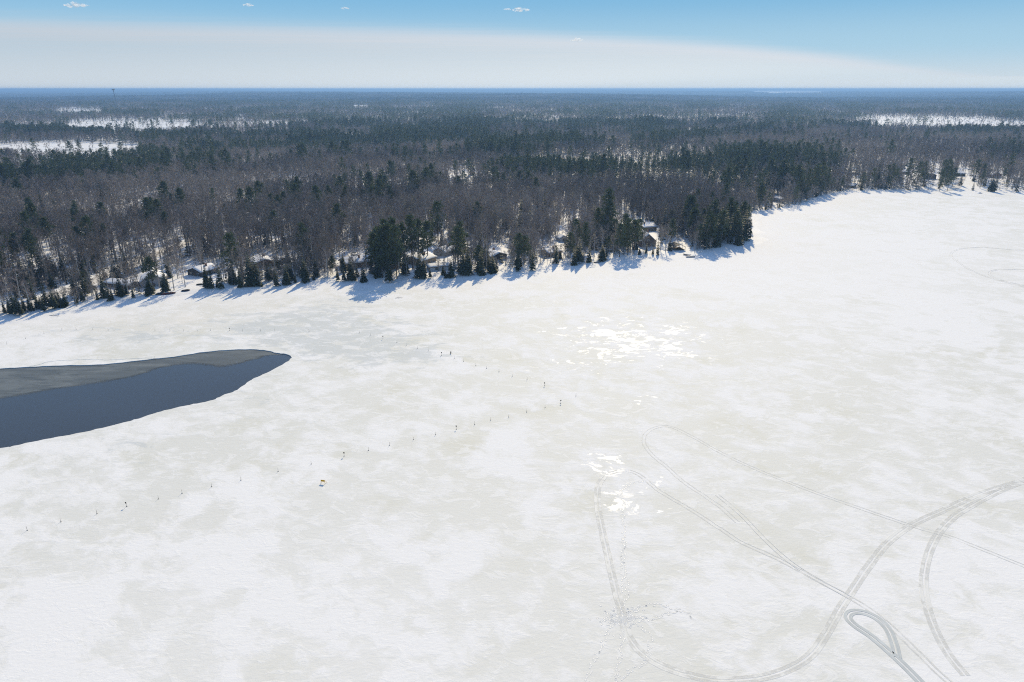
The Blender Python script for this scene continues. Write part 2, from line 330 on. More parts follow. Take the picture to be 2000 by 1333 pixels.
def build_ice():
    az = np.concatenate([np.arange(-178, -50, 8.0), np.arange(-50, 50, 1.1), np.arange(52, 178, 8.0)])
    rad = np.concatenate([[8, 20], np.arange(40, 170, 5.0), 170 * 1.022 ** np.arange(0, 84)])
    A, D = np.meshgrid(np.radians(az), rad); D = D * (1 + 0.004 * RNG.uniform(-1, 1, D.shape)); X, Y = (np.sin(A) * D).ravel(), (np.cos(A) * D).ravel()
    s = poly_sd(X, Y, LK); hp = poly_sd(X, Y, PL); keep = (s < 9) & (hp > 0.8)
    verts = [Vector((a, b)) for a, b in zip(X[keep], Y[keep])]; n0 = len(verts)
    verts += [Vector(p) for p in pool]; e = [(n0 + i, n0 + (i + 1) % len(pool)) for i in range(len(pool))]
    vo, eo, fo, *_ = delaunay_2d_cdt(verts, e, [], 0, 1e-4)
    V = np.array([(q.x, q.y) for q in vo]); F = np.array([f for f in fo]); C = V[F].mean(1)
    F = F[(poly_sd(C[:, 0], C[:, 1], PL) > 0) & (poly_sd(C[:, 0], C[:, 1], LK) < 10)]
    a2 = V[F]; cr = (a2[:, 1, 0] - a2[:, 0, 0]) * (a2[:, 2, 1] - a2[:, 0, 1]) - (a2[:, 1, 1] - a2[:, 0, 1]) * (a2[:, 2, 0] - a2[:, 0, 0]); F[cr < 0] = F[cr < 0][:, ::-1]
    nV = len(V); verts3 = [(a, b, 0.0) for a, b in V]; faces = F.tolist(); mi = [0] * len(faces)
    # the broken edge of the ice goes down into the water
    ring = [(p[0], p[1]) for p in pool]; k0 = len(verts3); n = len(ring)
    verts3 += [(p[0], p[1], 0.0) for p in ring] + [(p[0], p[1], -0.5) for p in ring]
    for i in range(n): faces.append([k0 + i, k0 + (i + 1) % n, k0 + n + (i + 1) % n, k0 + n + i]); mi.append(1)
    o = mesh_object('lake', verts3, faces, [M_ICE, M_ICE_EDGE], mat_index=mi); tag(o, kind='structure')
    Q = np.array(verts3); x, y = Q[:, 0], Q[:, 1]; px, py = to_px(x, y, np.zeros_like(x)); s = poly_sd(x, y, LK)
    def blob(cx, cy, rx, ry): return np.exp(-((px - cx) / rx) ** 2 - ((py - cy) / ry) ** 2)
    front = y > 20
    at = {'shore': np.clip(np.exp((s + 8) / 11.0), 0, 1) * 0.95,
          'grey': np.clip(blob(650, 650, 130, 60) + 0.9 * blob(560, 640, 130, 30) + 0.6 * blob(250, 655, 200, 25) + 0.7 * blob(800, 690, 130, 40) + 0.4 * blob(230, 880, 180, 40) + 0.35 * blob(500, 790, 160, 60), 0, 1),
          'wet_glint': np.clip(.62 * blob(1190, 690, 110, 40) + 0.6 * blob(1300, 650, 90, 30) + 0.5 * blob(1130, 640, 120, 40) + 1.7 * blob(1180, 912, 38, 30) + 1.5 * blob(1213, 985, 30, 24) + 0.6 * blob(1290, 945, 35, 25) + 0.7 * blob(1280, 1005, 45, 28)
                         + 0.6 * blob(1260, 785, 40, 20) + 0.45 * blob(1090, 730, 90, 20) + 0.5 * blob(1340, 690, 80, 30), 0, 1),
          'clean': np.clip(0.95 * blob(1700, 520, 420, 150) + 0.7 * blob(600, 1250, 520, 230) + 0.4 * blob(1950, 1150, 200, 250) + 0.5 * blob(1300, 540, 300, 50), 0, 1),
          'tint': np.clip(0.9 * blob(365, 622, 40, 9) + 0.5 * blob(215, 622, 50, 8) + 0.45 * blob(450, 600, 160, 14) + 0.35 * blob(250, 640, 200, 16), 0, 1)}
    for kx, val in at.items():
        a = o.data.attributes.new(kx, 'FLOAT', 'POINT'); a.data.foreach_set('value', (val * front).astype(np.float32))
build_ice()
def flat_sheet(name, poly, z, mat):
    vo, eo, fo, *_ = delaunay_2d_cdt([Vector(p) for p in poly], [(i, (i + 1) % len(poly)) for i in range(len(poly))], [], 1, 1e-4)
    F = [list(f) for f in fo]
    for f in F:
        a, b, c = (vo[i] for i in f[:3])
        if (b - a).cross(c - a) < 0: f.reverse()
    return mesh_object(name, [(q.x, q.y, z) for q in vo], F, mat)
def grow(P, d):
    c = []; n = len(P)
    for i in range(n):
        t = (Vector(P[(i + 1) % n]) - Vector(P[i - 1])).normalized(); c.append((P[i][0] + t.y * d, P[i][1] - t.x * d))
    return c
xs, ys = PL[:, 0], PL[:, 1]
mx0, mx1, my0, my1 = xs.min() - 3, xs.max() + 3, ys.min() - 3, ys.max() + 3
tag(mesh_object('water', [(mx0, my0, -0.22), (mx1, my0, -0.22), (mx1, my1, -0.22), (mx0, my1, -0.22)], [(0, 1, 2, 3)], M_WATER), kind='structure')
skim = POOL_UP[:14] + [(552, 693), (525, 695), (505, 700), (480, 707), (452, 713.5), (425, 717), (400, 713.5), (370, 711), (332, 715), (300, 723), (255, 737), (200, 747), (130, 756), (60, 769), (0, 779), (-120, 800), (-260, 830)]
sk = [ground(p.x, p.y) for p in spline([(a, b) for a, b in skim[:14]], 4)] ; sk = [(x, y + 0.9) for x, y in sk]
sk += [ground(p.x, p.y) for p in spline([(a, b) for a, b in skim[14:]], 5)]
SK = np.array(sk); lowline = SK[len(spline(skim[:14], 4)):]
gx, gy = np.meshgrid(np.arange(SK[:, 0].min(), SK[:, 0].max(), 1.6), np.arange(SK[:, 1].min(), SK[:, 1].max(), 1.6)); gx, gy = gx.ravel(), gy.ravel(); gk = poly_sd(gx, gy, SK) < -0.8
vs = [Vector(p) for p in sk] + [Vector(p) for p in zip(gx[gk], gy[gk])]
vo, eo, fo, *_ = delaunay_2d_cdt(vs, [(i, (i + 1) % len(sk)) for i in range(len(sk))], [], 1, 1e-4)
VO = np.array([(q.x, q.y) for q in vo]); F = [list(f) for f in fo]
for f in F:
    if (vo[f[1]] - vo[f[0]]).cross(vo[f[2]] - vo[f[0]]) < 0: f.reverse()
o = mesh_object('thin_ice', [(q.x, q.y, -0.205) for q in vo], F, M_THIN); tag(o, kind='structure')
dl = np.full(len(VO), 1e9)
for a_, b_ in zip(lowline, lowline[1:]):
    d_ = b_ - a_; t_ = np.clip(((VO - a_) @ d_) / max(d_ @ d_, 1e-9), 0, 1); dl = np.minimum(dl, np.hypot(*(VO - a_ - t_[:, None] * d_).T))
at_ = o.data.attributes.new('rim', 'FLOAT', 'POINT'); at_.data.foreach_set('value', np.clip(dl / 4.0, 0, 1).astype(np.float32))

def ribbon(pts, offs, zs, name, mat):
    """a strip along pts with the given cross-section (offsets across, heights)"""
    V, F = [], []; n = len(offs)
    for i, p in enumerate(pts):
        a, b = pts[max(0, i - 1)], pts[min(len(pts) - 1, i + 1)]; t = Vector((b[0] - a[0], b[1] - a[1])); t.normalize()
        for o, z in zip(offs, zs):
            x, y = p[0] + t.y * o, p[1] - t.x * o; V.append((x, y, z(x, y) if callable(z) else z))
        if i:
            for q in range(n - 1):
                if offs[q + 1] - offs[q] < 0.5 or True: F.append(((i - 1) * n + q, i * n + q, i * n + q + 1, (i - 1) * n + q + 1))
    return V, F
def ice_path(P, per=10): return [ground(p.x, p.y) for p in spline([Vector(q) for q in P], per)]
trk = 0
def vehicle_track(P, gauge=0.80, wid=0.33, mat=None, berm=0.012):
    """two ruts pressed into the snow, each with low thrown-up edges"""
    global trk; trk += 1
    pts = ice_path(P); V, F = [], []; b0 = 0.004 * trk + 0.002
    for sgn in (-0.5, 0.5):
        c = sgn * gauge; v, f = ribbon(pts, [c - wid * .9, c - wid * .62, c - wid * .35, c + wid * .35, c + wid * .62, c + wid * .9], [b0, b0 + berm, b0 + .006, b0 + .006, b0 + berm, b0], '', None)
        k = len(V); V += v; F += [tuple(i + k for i in q) for q in f]
    tag(mesh_object('vehicle_track', V, [q[::-1] for q in F], mat or M_TRACK), kind='structure')
TRACKS = [
    ([(1215, 1205), (1226, 1240), (1250, 1272), (1290, 1299), (1340, 1317), (1400, 1328), (1470, 1326), (1530, 1311), (1580, 1282), (1612, 1240), (1640, 1190), (1668, 1148), (1695, 1108), (1732, 1062), (1780, 1026), (1840, 998), (1900, 970), (1960, 950), (2000, 937), (2080, 905)], {}),
    ([(2080, 908), (2000, 940), (1950, 960), (1900, 986), (1860, 1012), (1830, 1046), (1811, 1090), (1804, 1140), (1812, 1190), (1830, 1238), (1855, 1282), (1886, 1320)], {}),
    ([(1440, 1020), (1400, 985), (1340, 945), (1300, 910), (1275, 890), (1258, 866), (1262, 846), (1282, 835), (1310, 834), (1350, 852), (1400, 880), (1450, 905), (1520, 934), (1600, 965), (1700, 1000), (1790, 1030), (1850, 1047), (1900, 1066), (2000, 1106), (2080, 1140)], {'wid': 0.14}),
    ([(1190, 925), (1215, 920), (1245, 926), (1290, 960), (1340, 990), (1400, 1028), (1450, 1060), (1520, 1092), (1600, 1135), (1660, 1167), (1720, 1207), (1780, 1262), (1830, 1312), (1875, 1350)], {'wid': 0.18}),
    ([(1810, 1345), (1755, 1290), (1705, 1246), (1670, 1222), (1656, 1206), (1664, 1196), (1688, 1197), (1714, 1209), (1734, 1229), (1746, 1258), (1752, 1284)], {'mat': M_TRACK_WET, 'wid': 0.3, 'gauge': 0.75}),
    ([(1217, 1204), (1202, 1150), (1186, 1080), (1175, 1030), (1168, 990), (1168, 952), (1180, 930)], {'wid': 0.3}),
    ([(1400, 966), (1450, 1008), (1500, 1060), (1560, 1110), (1660, 1168)], {'wid': 0.08}),
    ([(2080, 490), (1990, 489), (1920, 484), (1875, 487), (1857, 497), (1868, 510), (1900, 530), (1950, 548), (2020, 566)], {'wid': 0.12, 'gauge': 0.9}),
    ([(2060, 524), (1990, 527), (1950, 527), (1932, 533), (1945, 544), (1990, 556), (2060, 570)], {'wid': 0.12, 'gauge': 0.9})]
for P, kw in TRACKS: vehicle_track(P, **kw)

def footprints():
    V, F = [], []
    paths = [[(1218, 1190), (1217, 1120), (1218, 1040), (1218, 985)], [(1216, 1195), (1260, 1182), (1300, 1184), (1345, 1200), (1355, 1208)], [(1222, 1205), (1265, 1210), (1300, 1200), (1330, 1190)], [(1212, 1210), (1216, 1260), (1205, 1310), (1196, 1340)],
             [(1230, 1212), (1268, 1240), (1262, 1290), (1230, 1310), (1205, 1330)], [(1218, 1190), (1225, 1150), (1216, 1100), (1222, 1050)], [(1200, 1215), (1160, 1290), (1145, 1340)], [(1218, 985), (1212, 960), (1235, 945), (1262, 938)]]
    def one(x, y, a):
        k = len(V); c, s = math.cos(a), math.sin(a)
        for r, z in ((0.26, 0.004), (0.19, 0.025), (0.12, 0.008)):
            for q in range(8):
                t = q * math.pi / 4; dx, dy = math.cos(t) * r * 0.62, math.sin(t) * r * 1.15; V.append((x + dx * c - dy * s, y + dx * s + dy * c, z))
        for ring in (0, 8):
            for q in range(8): F.append((k + ring + q, k + ring + (q + 1) % 8, k + ring + 8 + (q + 1) % 8, k + ring + 8 + q))
        F.append(tuple(k + 16 + q for q in range(8)))
    for P in paths:
        pts = ice_path(P, 4); L = 0
        for a, b in zip(pts, pts[1:]):
            a, b = Vector(a), Vector(b); d = b - a; ln = d.length; q = 0
            while q < ln:
                p = a + d * (q / ln); nx = Vector((d.y, -d.x)).normalized() * random.choice((-0.22, 0.22)); one(p.x + nx.x + random.uniform(-.15, .15), p.y + nx.y + random.uniform(-.1, .1), math.atan2(d.y, d.x) - math.pi / 2 + random.uniform(-.3, .3)); q += random.uniform(0.38, 0.6)
    for _ in range(170):
        x, y = ground(1213, 1207); one(x + random.gauss(0, 1.5), y + random.gauss(0, 1.1), random.uniform(0, 6))
    o = mesh_object('footprints_in_snow', V, F, M_PRINT); tag(o, 'trail of trodden footprints in the snow beside the vehicle tracks', 'footprints', kind='stuff')
footprints()
V, F = ribbon([(x + 0.1 * math.sin(i), y + 0.12 * math.sin(i * 2.1)) for i, (x, y) in enumerate(ice_path([(58, 716), (75, 713), (95, 707), (125, 704.5), (165, 703), (215, 703.5), (260, 701), (298, 699.5)], 6))], [-0.11, 0.09], [0.006, 0.006], '', None)
tag(mesh_object('ice_crack', V, [q[::-1] for q in F], M_CRACK), kind='structure')

# the snow-packed road behind the shore
def road(P, wid, name):
    pts = [ground(p.x, p.y, 2.0) for p in spline([Vector(q) for q in P], 8)]
    zf = lambda x, y: land1(x, y) + 0.10
    V, F = ribbon(pts, [-wid - .8, -wid, -wid * .5, 0, wid * .5, wid, wid + .8], [lambda x, y: land1(x, y) + .02, zf, zf, zf, zf, zf, lambda x, y: land1(x, y) + .02], '', None)
    tag(mesh_object(name, V, [q[::-1] for q in F], M_ROAD), kind='structure')
ROAD_PX = [(-120, 640), (-30, 612), (20, 597), (60, 585), (110, 570), (160, 553), (205, 535), (250, 515), (295, 498), (335, 484), (380, 468), (430, 452)]
road(ROAD_PX, 2.6, 'road')
road([(1845, 377), (1862, 366), (1872, 358), (1876, 350), (1880, 344)], 2.4, 'path')
ROAD_W = np.array([ground(p.x, p.y, 2.0) for p in spline([Vector(q) for q in ROAD_PX], 4)])
PATH_W = np.array([ground(p.x, p.y, 2.0) for p in spline([Vector(q) for q in [(1845, 377), (1862, 366), (1872, 358), (1876, 350), (1880, 344)]], 4)])

# ------------------------------------------------------------------ shapes for built things
class MB:
    def __init__(s): s.v, s.f = [], []
    def add(s, v, f): k = len(s.v); s.v += [tuple(q) for q in v]; s.f += [tuple(i + k for i in q) for q in f]; return s
    def box(s, x0, y0, z0, x1, y1, z1):
        return s.add([(x0, y0, z0), (x1, y0, z0), (x1, y1, z0), (x0, y1, z0), (x0, y0, z1), (x1, y0, z1), (x1, y1, z1), (x0, y1, z1)],
                     [(3, 2, 1, 0), (4, 5, 6, 7), (0, 1, 5, 4), (1, 2, 6, 5), (2, 3, 7, 6), (3, 0, 4, 7)])
    def tube(s, pts, rad, n=6, cap=True):
        rings = []
        for i, p in enumerate(pts):
            p = Vector(p); t = (Vector(pts[min(i + 1, len(pts) - 1)]) - Vector(pts[max(i - 1, 0)])).normalized(); a = t.orthogonal().normalized(); b = t.cross(a)
            r = rad[i] if isinstance(rad, (list, tuple)) else rad
            rings.append([p + a * math.cos(2 * math.pi * q / n) * r + b * math.sin(2 * math.pi * q / n) * r for q in range(n)])
        k = len(s.v)
        for g in rings: s.v += [tuple(q) for q in g]
        for i in range(len(rings) - 1):
            for q in range(n): s.f.append((k + i * n + q, k + i * n + (q + 1) % n, k + (i + 1) * n + (q + 1) % n, k + (i + 1) * n + q))
        if cap: s.f.append(tuple(k + q for q in range(n))[::-1]); s.f.append(tuple(k + (len(rings) - 1) * n + q for q in range(n)))
        return s
    def lathe(s, prof, n=12, cx=0, cy=0):
        k = len(s.v)
        for r, z in prof: s.v += [(cx + math.cos(2 * math.pi * q / n) * r, cy + math.sin(2 * math.pi * q / n) * r, z) for q in range(n)]
        for i in range(len(prof) - 1):
            for q in range(n): s.f.append((k + i * n + q, k + i * n + (q + 1) % n, k + (i + 1) * n + (q + 1) % n, k + (i + 1) * n + q))
        return s
    def build(s, name, mat, parent=None, sm=False): return mesh_object(name, s.v, s.f, mat, parent, smooth_shade=sm)

def wallmat(name, col):
    m, k, b = material(name); co = k.new('ShaderNodeTexCoord').outputs['Object']
    wv = k.new('ShaderNodeTexWave', wave_type='BANDS', bands_direction='Z'); k.l.new(co, wv.inputs[0]); wv.inputs['Scale'].default_value = 1.4; wv.inputs['Distortion'].default_value = 0.3
    n = k.noise(co, 1.2, 4.0); c = k.mix(n, (*[q * .75 for q in col], 1), (*[min(1, q * 1.2) for q in col], 1)); c = k.mix(k.math('MULTIPLY', k.ramp(wv.outputs[1], 0.0, 0.25, 1, 0), 0.5), c, (*[q * .45 for q in col], 1))
    k.l.new(c, b.inputs['Base Color']); b.inputs['Roughness'].default_value = 0.8; return m
WM = {'grey': wallmat('grey_siding', (0.36, 0.36, 0.38)), 'brown': wallmat('brown_log_siding', (0.13, 0.085, 0.06)), 'dark': wallmat('dark_siding', (0.06, 0.055, 0.055)), 'red': wallmat('red_brown_siding', (0.20, 0.075, 0.055)),
      'tan': wallmat('tan_siding', (0.30, 0.24, 0.18)), 'white': wallmat('white_siding', (0.6, 0.6, 0.6))}
M_SHINGLE = plain('dark_shingles', (0.075, 0.07, 0.07), 0.9, 0.3, 3.0)
M_TRIM = plain('pale_trim', (0.5, 0.48, 0.45), 0.7)
M_BRICK = plain('chimney_brick', (0.20, 0.12, 0.09), 0.9, 0.3, 5.0)
def glassmat():
    m, k, b = material('window_glass'); b.inputs['Base Color'].default_value = (0.05, 0.065, 0.08, 1); b.inputs['Roughness'].default_value = 0.12; b.inputs['Specular IOR Level'].default_value = 0.6; return m
M_GLASS = glassmat()
M_BLACK = plain('black_paint', (0.02, 0.02, 0.022), 0.6); M_WOOD = plain('weathered_wood', (0.12, 0.09, 0.07), 0.85, 0.3, 3.0)

FOOT = []                                        # cleared footprints (x, y, radius)
def house(px, py, wx, ly, hw, rise, yaw, wall, label, name='cabin', cat='cabin', roof=0.92, windows=3, door=True, chimney=True, overhang=0.6, side=True, bare=False):
    if px not in (300, 1266): rise = rise * .68
    """gabled house: gable front faces local -Y, ridge along local Y; base centre of the front at the pixel"""
    x, y = ground(px, py, 1.6); z = land1(x, y) - 0.7
    t = thing(name, label, cat, (x, y, z), R(yaw)); hx = wx / 2
    w_ = MB(); w_.add([(-hx, 0, 0), (hx, 0, 0), (hx, ly, 0), (-hx, ly, 0), (-hx, 0, hw), (hx, 0, hw), (hx, ly, hw), (-hx, ly, hw), (0, 0, hw + rise), (0, ly, hw + rise)],
                      [(0, 1, 5, 8, 4), (2, 3, 7, 9, 6), (1, 2, 6, 5), (3, 0, 4, 7)]); w_.build('wall', WM[wall], t)
    sl = rise / hx; ox = hx + overhang; oz = hw - overhang * sl
    r_ = MB()
    for sg in (-1, 1):
        a = [(0, -overhang, hw + rise + .02), (sg * ox, -overhang, oz + .02), (sg * ox, ly + overhang, oz + .02), (0, ly + overhang, hw + rise + .02)]
        r_.add(a + [(q[0], q[1], q[2] + .16) for q in a], [(0, 1, 2, 3), (7, 6, 5, 4), (0, 4, 5, 1), (1, 5, 6, 2), (2, 6, 7, 3), (3, 7, 4, 0)])
    rf = r_.build('roof', M_SHINGLE, t)
    if roof > 0:
        s_ = MB(); nx, ny = 6, 8; rr = random.Random(int(px * 7 + py))
        for sg in (-1, 1):
            base, grid = [], []
            for i in range(nx + 1):
                for j in range(ny + 1):
                    f = i / nx; g = j / ny
                    lim = roof if sg > 0 else min(1.0, roof + .04)
                    X = sg * ox * f * lim; Y = -overhang * .9 + (ly + overhang * 1.8) * g
                    Z = hw + rise + .2 - abs(X) * sl; e = 0.34 * min(1, 4 * min(g, 1 - g) + .25) * min(1, (1 - f) * 3 + .3) + rr.uniform(-.05, .05)
                    grid.append((X, Y, Z + e))
            k = ny + 1; f_ = []
            for i in range(nx):
                for j in range(ny): q = (i * k + j, (i + 1) * k + j, (i + 1) * k + j + 1, i * k + j + 1); f_.append(q if sg > 0 else q[::-1])
            skirt = []
            loop = [i * k for i in range(nx + 1)] + [nx * k + j for j in range(1, ny + 1)] + [i * k + ny for i in range(nx - 1, -1, -1)]
            nb = len(grid); low = [(grid[i][0], grid[i][1], hw + rise + .185 - abs(grid[i][0]) * sl) for i in loop]
            for i in range(len(loop) - 1): q = (loop[i], nb + i, nb + i + 1, loop[i + 1]); skirt.append(q if sg > 0 else q[::-1])
            s_.add(grid + low, f_ + skirt)
        s_.build('roof_snow', M_ROOFSNOW, rf, True)
    if chimney:
        MB().box(hx * .25, ly * .55, hw + rise * .55, hx * .25 + .7, ly * .55 + .7, hw + rise + 1.0).build('chimney', M_BRICK, rf)
    def win(x0, z0, x1, z1, yy, face):
        def P(a, b, c): return (a, yy - b, c) if face == 'front' else ((hx + b) * (1 if face == 'right' else -1), a, c)
        fr = MB()
        def bx(a0, b0, c0, a1, b1, c1):
            p, q = P(a0, b0, c0), P(a1, b1, c1); fr.box(min(p[0], q[0]), min(p[1], q[1]), c0, max(p[0], q[0]), max(p[1], q[1]), c1)
        e = .09
        bx(x0 - e, .003, z0 - e, x1 + e, .06, z0); bx(x0 - e, .003, z1, x1 + e, .06, z1 + e); bx(x0 - e, .003, z0, x0, .06, z1); bx(x1, .003, z0, x1 + e, .06, z1)
        f = fr.build('window', M_TRIM, t); g = MB(); p, q = P(x0, .003, z0), P(x1, .03, z1); g.box(min(p[0], q[0]), min(p[1], q[1]), z0, max(p[0], q[0]), max(p[1], q[1]), z1); g.build('pane', M_GLASS, f)
    slots = np.linspace(-hx, hx, windows + 2)[1:-1] if windows else []
    for i, c in enumerate(slots):
        if door and i == windows // 2 and windows != 2:
            d = MB().box(c - .5, -.05, 0.15, c + .5, -.003, 2.15).build('door', M_WOOD, t); MB().box(c + .32, -.09, 1.0, c + .4, -.053, 1.1).build('handle', M_BLACK, d)
        else: win(c - .55, .95, c + .55, min(2.15, hw - .25), 0, 'front')
    if rise > 2.4 and windows: win(-.5, hw + .2, .5, hw + 1.1, 0, 'front')
    if side:
        for c in np.linspace(0, ly, 4)[1:-1]: win(c - .5, .95, c + .5, min(2.05, hw - .25), 0, 'right'); win(c - .5, .95, c + .5, min(2.05, hw - .25), 0, 'left')
    cx, cy = x - math.sin(R(yaw)) * ly / 2, y + math.cos(R(yaw)) * ly / 2
    FOOT.append((cx, cy, math.hypot(hx, ly / 2) + 1.5))
    return t
house(300, 556, 9.0, 11, 2.9, 2.9, 24, 'grey', 'pale grey gabled cottage with wide snowy roof near the upturned boats', 'cottage', 'cottage')
house(262, 558, 5.5, 13, 2.2, 1.3, 68, 'brown', 'long low dark brown outbuilding with snowy roof beside the grey cottage', 'outbuilding', 'outbuilding', windows=1, chimney=False)
house(380, 536, 8, 9, 2.6, 2.2, -24, 'dark', 'dark walled cabin with rounded snow roof above the shaded bank', windows=3)
house(518, 520, 9, 10, 2.8, 2.2, 35, 'brown', 'snow roofed cabin hidden by firs, steps leading down to the lake')
house(553, 512, 5, 6, 2.2, 1.2, 60, 'brown', 'small snow topped shed beside the cabin with steps', 'shed', 'shed', windows=1, chimney=False, side=False)
house(668, 519, 8, 13, 2.9, 2.6, -62, 'brown', 'long brown house with thick snow roof next to the tall pines')
house(806, 514, 10, 11, 2.7, 2.4, -32, 'tan', 'tan house under a broad snowfield roof just past the tall pines', 'house', 'house')
house(836, 523, 5.5, 9, 2.3, 0.9, -68, 'white', 'low white sunroom cottage with a row of windows and flat snowy roof', 'cottage', 'cottage', windows=2, chimney=False)
house(858, 498, 7, 9, 2.6, 2.6, -30, 'grey', 'grey shaded steep roof cabin behind a leaning bare tree', windows=2)
house(975, 505, 9, 10, 2.7, 2.2, 40, 'dark', 'dark cabin with a snowy roof and snow covered slope below it')
house(1063, 497, 7, 8, 2.5, 1.7, -50, 'brown', 'brown cabin with a hump of roof snow above its pale slope')
house(1101, 470, 4.5, 5, 2.3, 1.6, 20, 'white', 'tiny white roofed shed between bare trees, uphill', 'shed', 'shed', windows=1, chimney=False, side=False)
house(1230, 450, 10, 14, 2.8, 2.0, -70, 'tan', 'house with a wide bright snow roof uphill behind the brown lake cabin', 'house', 'house')
house(1266, 479, 7.8, 11, 3.4, 3.5, 6, 'brown', 'brown steep gabled cabin with tall front windows facing the lake', roof=0.9, windows=3)
house(1775, 340, 8, 10, 2.7, 2.0, 60, 'dark', 'far cabin with white roof edge among dark pines on the far shore', windows=2)
house(1818, 349, 8, 10, 4.2, 2.2, -15, 'dark', 'dark two storey far house above a snowy lawn', 'house', 'house', windows=2)
house(1880, 343, 8, 13, 3.0, 1.8, 88, 'dark', 'far house with broad white roof at the top of the boat ramp', 'house', 'house')
house(1946, 347, 11, 11, 3.0, 2.9, 20, 'red', 'red brown gabled house on the far shore above a snow bank', 'house', 'house')
house(1915, 374, 4, 5, 2.0, 1.0, 10, 'white', 'little white boathouse at the lake edge below the red brown house', 'boathouse', 'boathouse', windows=1, chimney=False, side=False)
house(1515, 392, 6, 7, 2.4, 1.5, -40, 'grey', 'small grey cabin with snow roof in pines past the point', windows=2, chimney=False)
house(1670, 365, 7, 8, 2.4, 1.5, 50, 'brown', 'low snow roofed cabin half hidden by trees on the curved bay', windows=2)
house(910, 492, 7, 8, 2.4, 1.6, 30, 'brown', 'brown cabin deep in trees behind the grey steep roofed cabin', windows=2)

# open boat shelter, dock, boats, log
def shelter(px, py):
    x, y = ground(px, py, .8); z = land1(x, y) - .1
    t = thing('boat_shelter', 'dark open sided boat shelter with peaked canopy by the brown gabled cabin', 'boat shelter', (x, y, z), R(12))
    MB().add([(-3, 0, 1.7), (0, 0, 3.0), (3, 0, 1.7), (-3, 7, 1.7), (0, 7, 3.0), (3, 7, 1.7), (-3, 0, 1.85), (0, 0, 3.15), (3, 0, 1.85), (-3, 7, 1.85), (0, 7, 3.15), (3, 7, 1.85)],
             [(0, 1, 4, 3), (1, 2, 5, 4), (9, 10, 7, 6), (10, 11, 8, 7), (0, 6, 7, 1), (1, 7, 8, 2), (3, 4, 10, 9), (4, 5, 11, 10), (0, 3, 9, 6), (2, 8, 11, 5)]).build('canopy', M_BLACK, t)
    for a in (-2.8, 2.8):
        for b in (.2, 3.5, 6.8): MB().tube([(a, b, -.2), (a, b, 1.72)], .09, 6).build('post', M_WOOD, t)
    MB().box(-2.7, .3, .3, 2.7, 6.7, .45).build('cradle', M_WOOD, t); FOOT.append((x, y + 3.5, 6))
shelter(1328, 489)
def dock(px, py, L, W_, yaw, label):
    x, y = ground(px, py, .4); t = thing('dock', label, 'dock', (x, y, max(0, land1(x, y))), R(yaw), 'dock sections by the boat shelter')
    d = MB()
    for i in range(int(L / .3)): d.box(i * .3, 0, .45, i * .3 + .26, W_, .5)
    d.build('deck', M_WOOD, t); MB().add(*snowpad(L, W_, .505, .14)).build('deck_snow', M_ROOFSNOW, t)
    for a in (.15, L * .5, L - .15):
        for b in (.07, W_ - .07): MB().tube([(a, b, -.3), (a, b, .75)], .05, 6).build('leg', M_BLACK, t)
    MB().box(0, -.08, .25, L, -.005, .44).box(0, W_ + .005, .25, L, W_ + .08, .44).build('side_beam', M_BLACK, t)
def snowpad(L, W_, z, h):
    return ([(0.05, .1, z), (L - .05, .1, z), (L - .05, W_ - .1, z), (.05, W_ - .1, z), (.3, .35, z + h), (L - .3, .35, z + h), (L - .3, W_ - .35, z + h), (.3, W_ - .35, z + h)], [(4, 5, 6, 7), (0, 1, 5, 4), (1, 2, 6, 5), (2, 3, 7, 6), (3, 0, 4, 7)])
dock(1334, 497, 3.6, 1.3, -38, 'snowy dock section running down off the bank near the boat shelter')
dock(1341, 502, 4.2, 1.3, 6, 'snowy dock section lying level on the ice edge near the boat shelter')
def boat(px, py, L, yaw, mat, label):
    x, y = ground(px, py, .4); t = thing('rowboat', label, 'boat', (x, y, max(0.0, land1(x, y))), R(yaw), 'upturned boats on the bank')
    st = [(-.5, .62, .42), (-.3, .72, .5), (0, .78, .55), (.25, .66, .55), (.42, .35, .5), (.5, .05, .35)]; V, F = [], []
    for a, hwid, ht in st:
        for q in range(9):
            th = math.pi * q / 8; V.append((a * L, math.cos(th) * hwid, math.sin(th) ** .7 * ht))
    for i in range(len(st) - 1):
        for q in range(8): F.append((i * 9 + q, (i + 1) * 9 + q, (i + 1) * 9 + q + 1, i * 9 + q + 1))
    F.append(tuple(range(9))); F.append(tuple(range(45, 54))[::-1])
    mesh_object('hull', V, F, mat, t, smooth_shade=True); MB().tube([(-.5 * L, 0, .40), (0, 0, .56), (.3 * L, 0, .57), (.49 * L, 0, .36)], .05, 5).build('keel', M_BLACK, t)
    MB().tube([(-.5 * L, -.64, .04), (0, -.8, .04), (.25 * L, -.68, .04), (.5 * L, -.05, .06)], .045, 5).tube([(-.5 * L, .64, .04), (0, .8, .04), (.25 * L, .68, .04), (.5 * L, .05, .06)], .045, 5).build('gunwale', M_BLACK, t)
    FOOT.append((x, y, 3))
M_REDBOAT = plain('dark_red_paint', (0.075, 0.018, 0.018), 0.5); M_GREENBOAT = plain('dark_green_paint', (0.03, 0.04, 0.035), 0.5)
boat(329, 575, 5.2, 28, M_REDBOAT, 'dark red upturned rowboat on the bank below the grey cottage')
boat(314, 576, 3.4, 26, M_GREENBOAT, 'dark upturned rowboat just behind the red one')
boat(363, 569, 3.0, 22, M_BLACK, 'small black upturned boat at the tree foot past the red boat')
boat(391, 558, 2.6, 5, M_GREENBOAT, 'small dark upturned boat in the shade below the dark walled cabin')
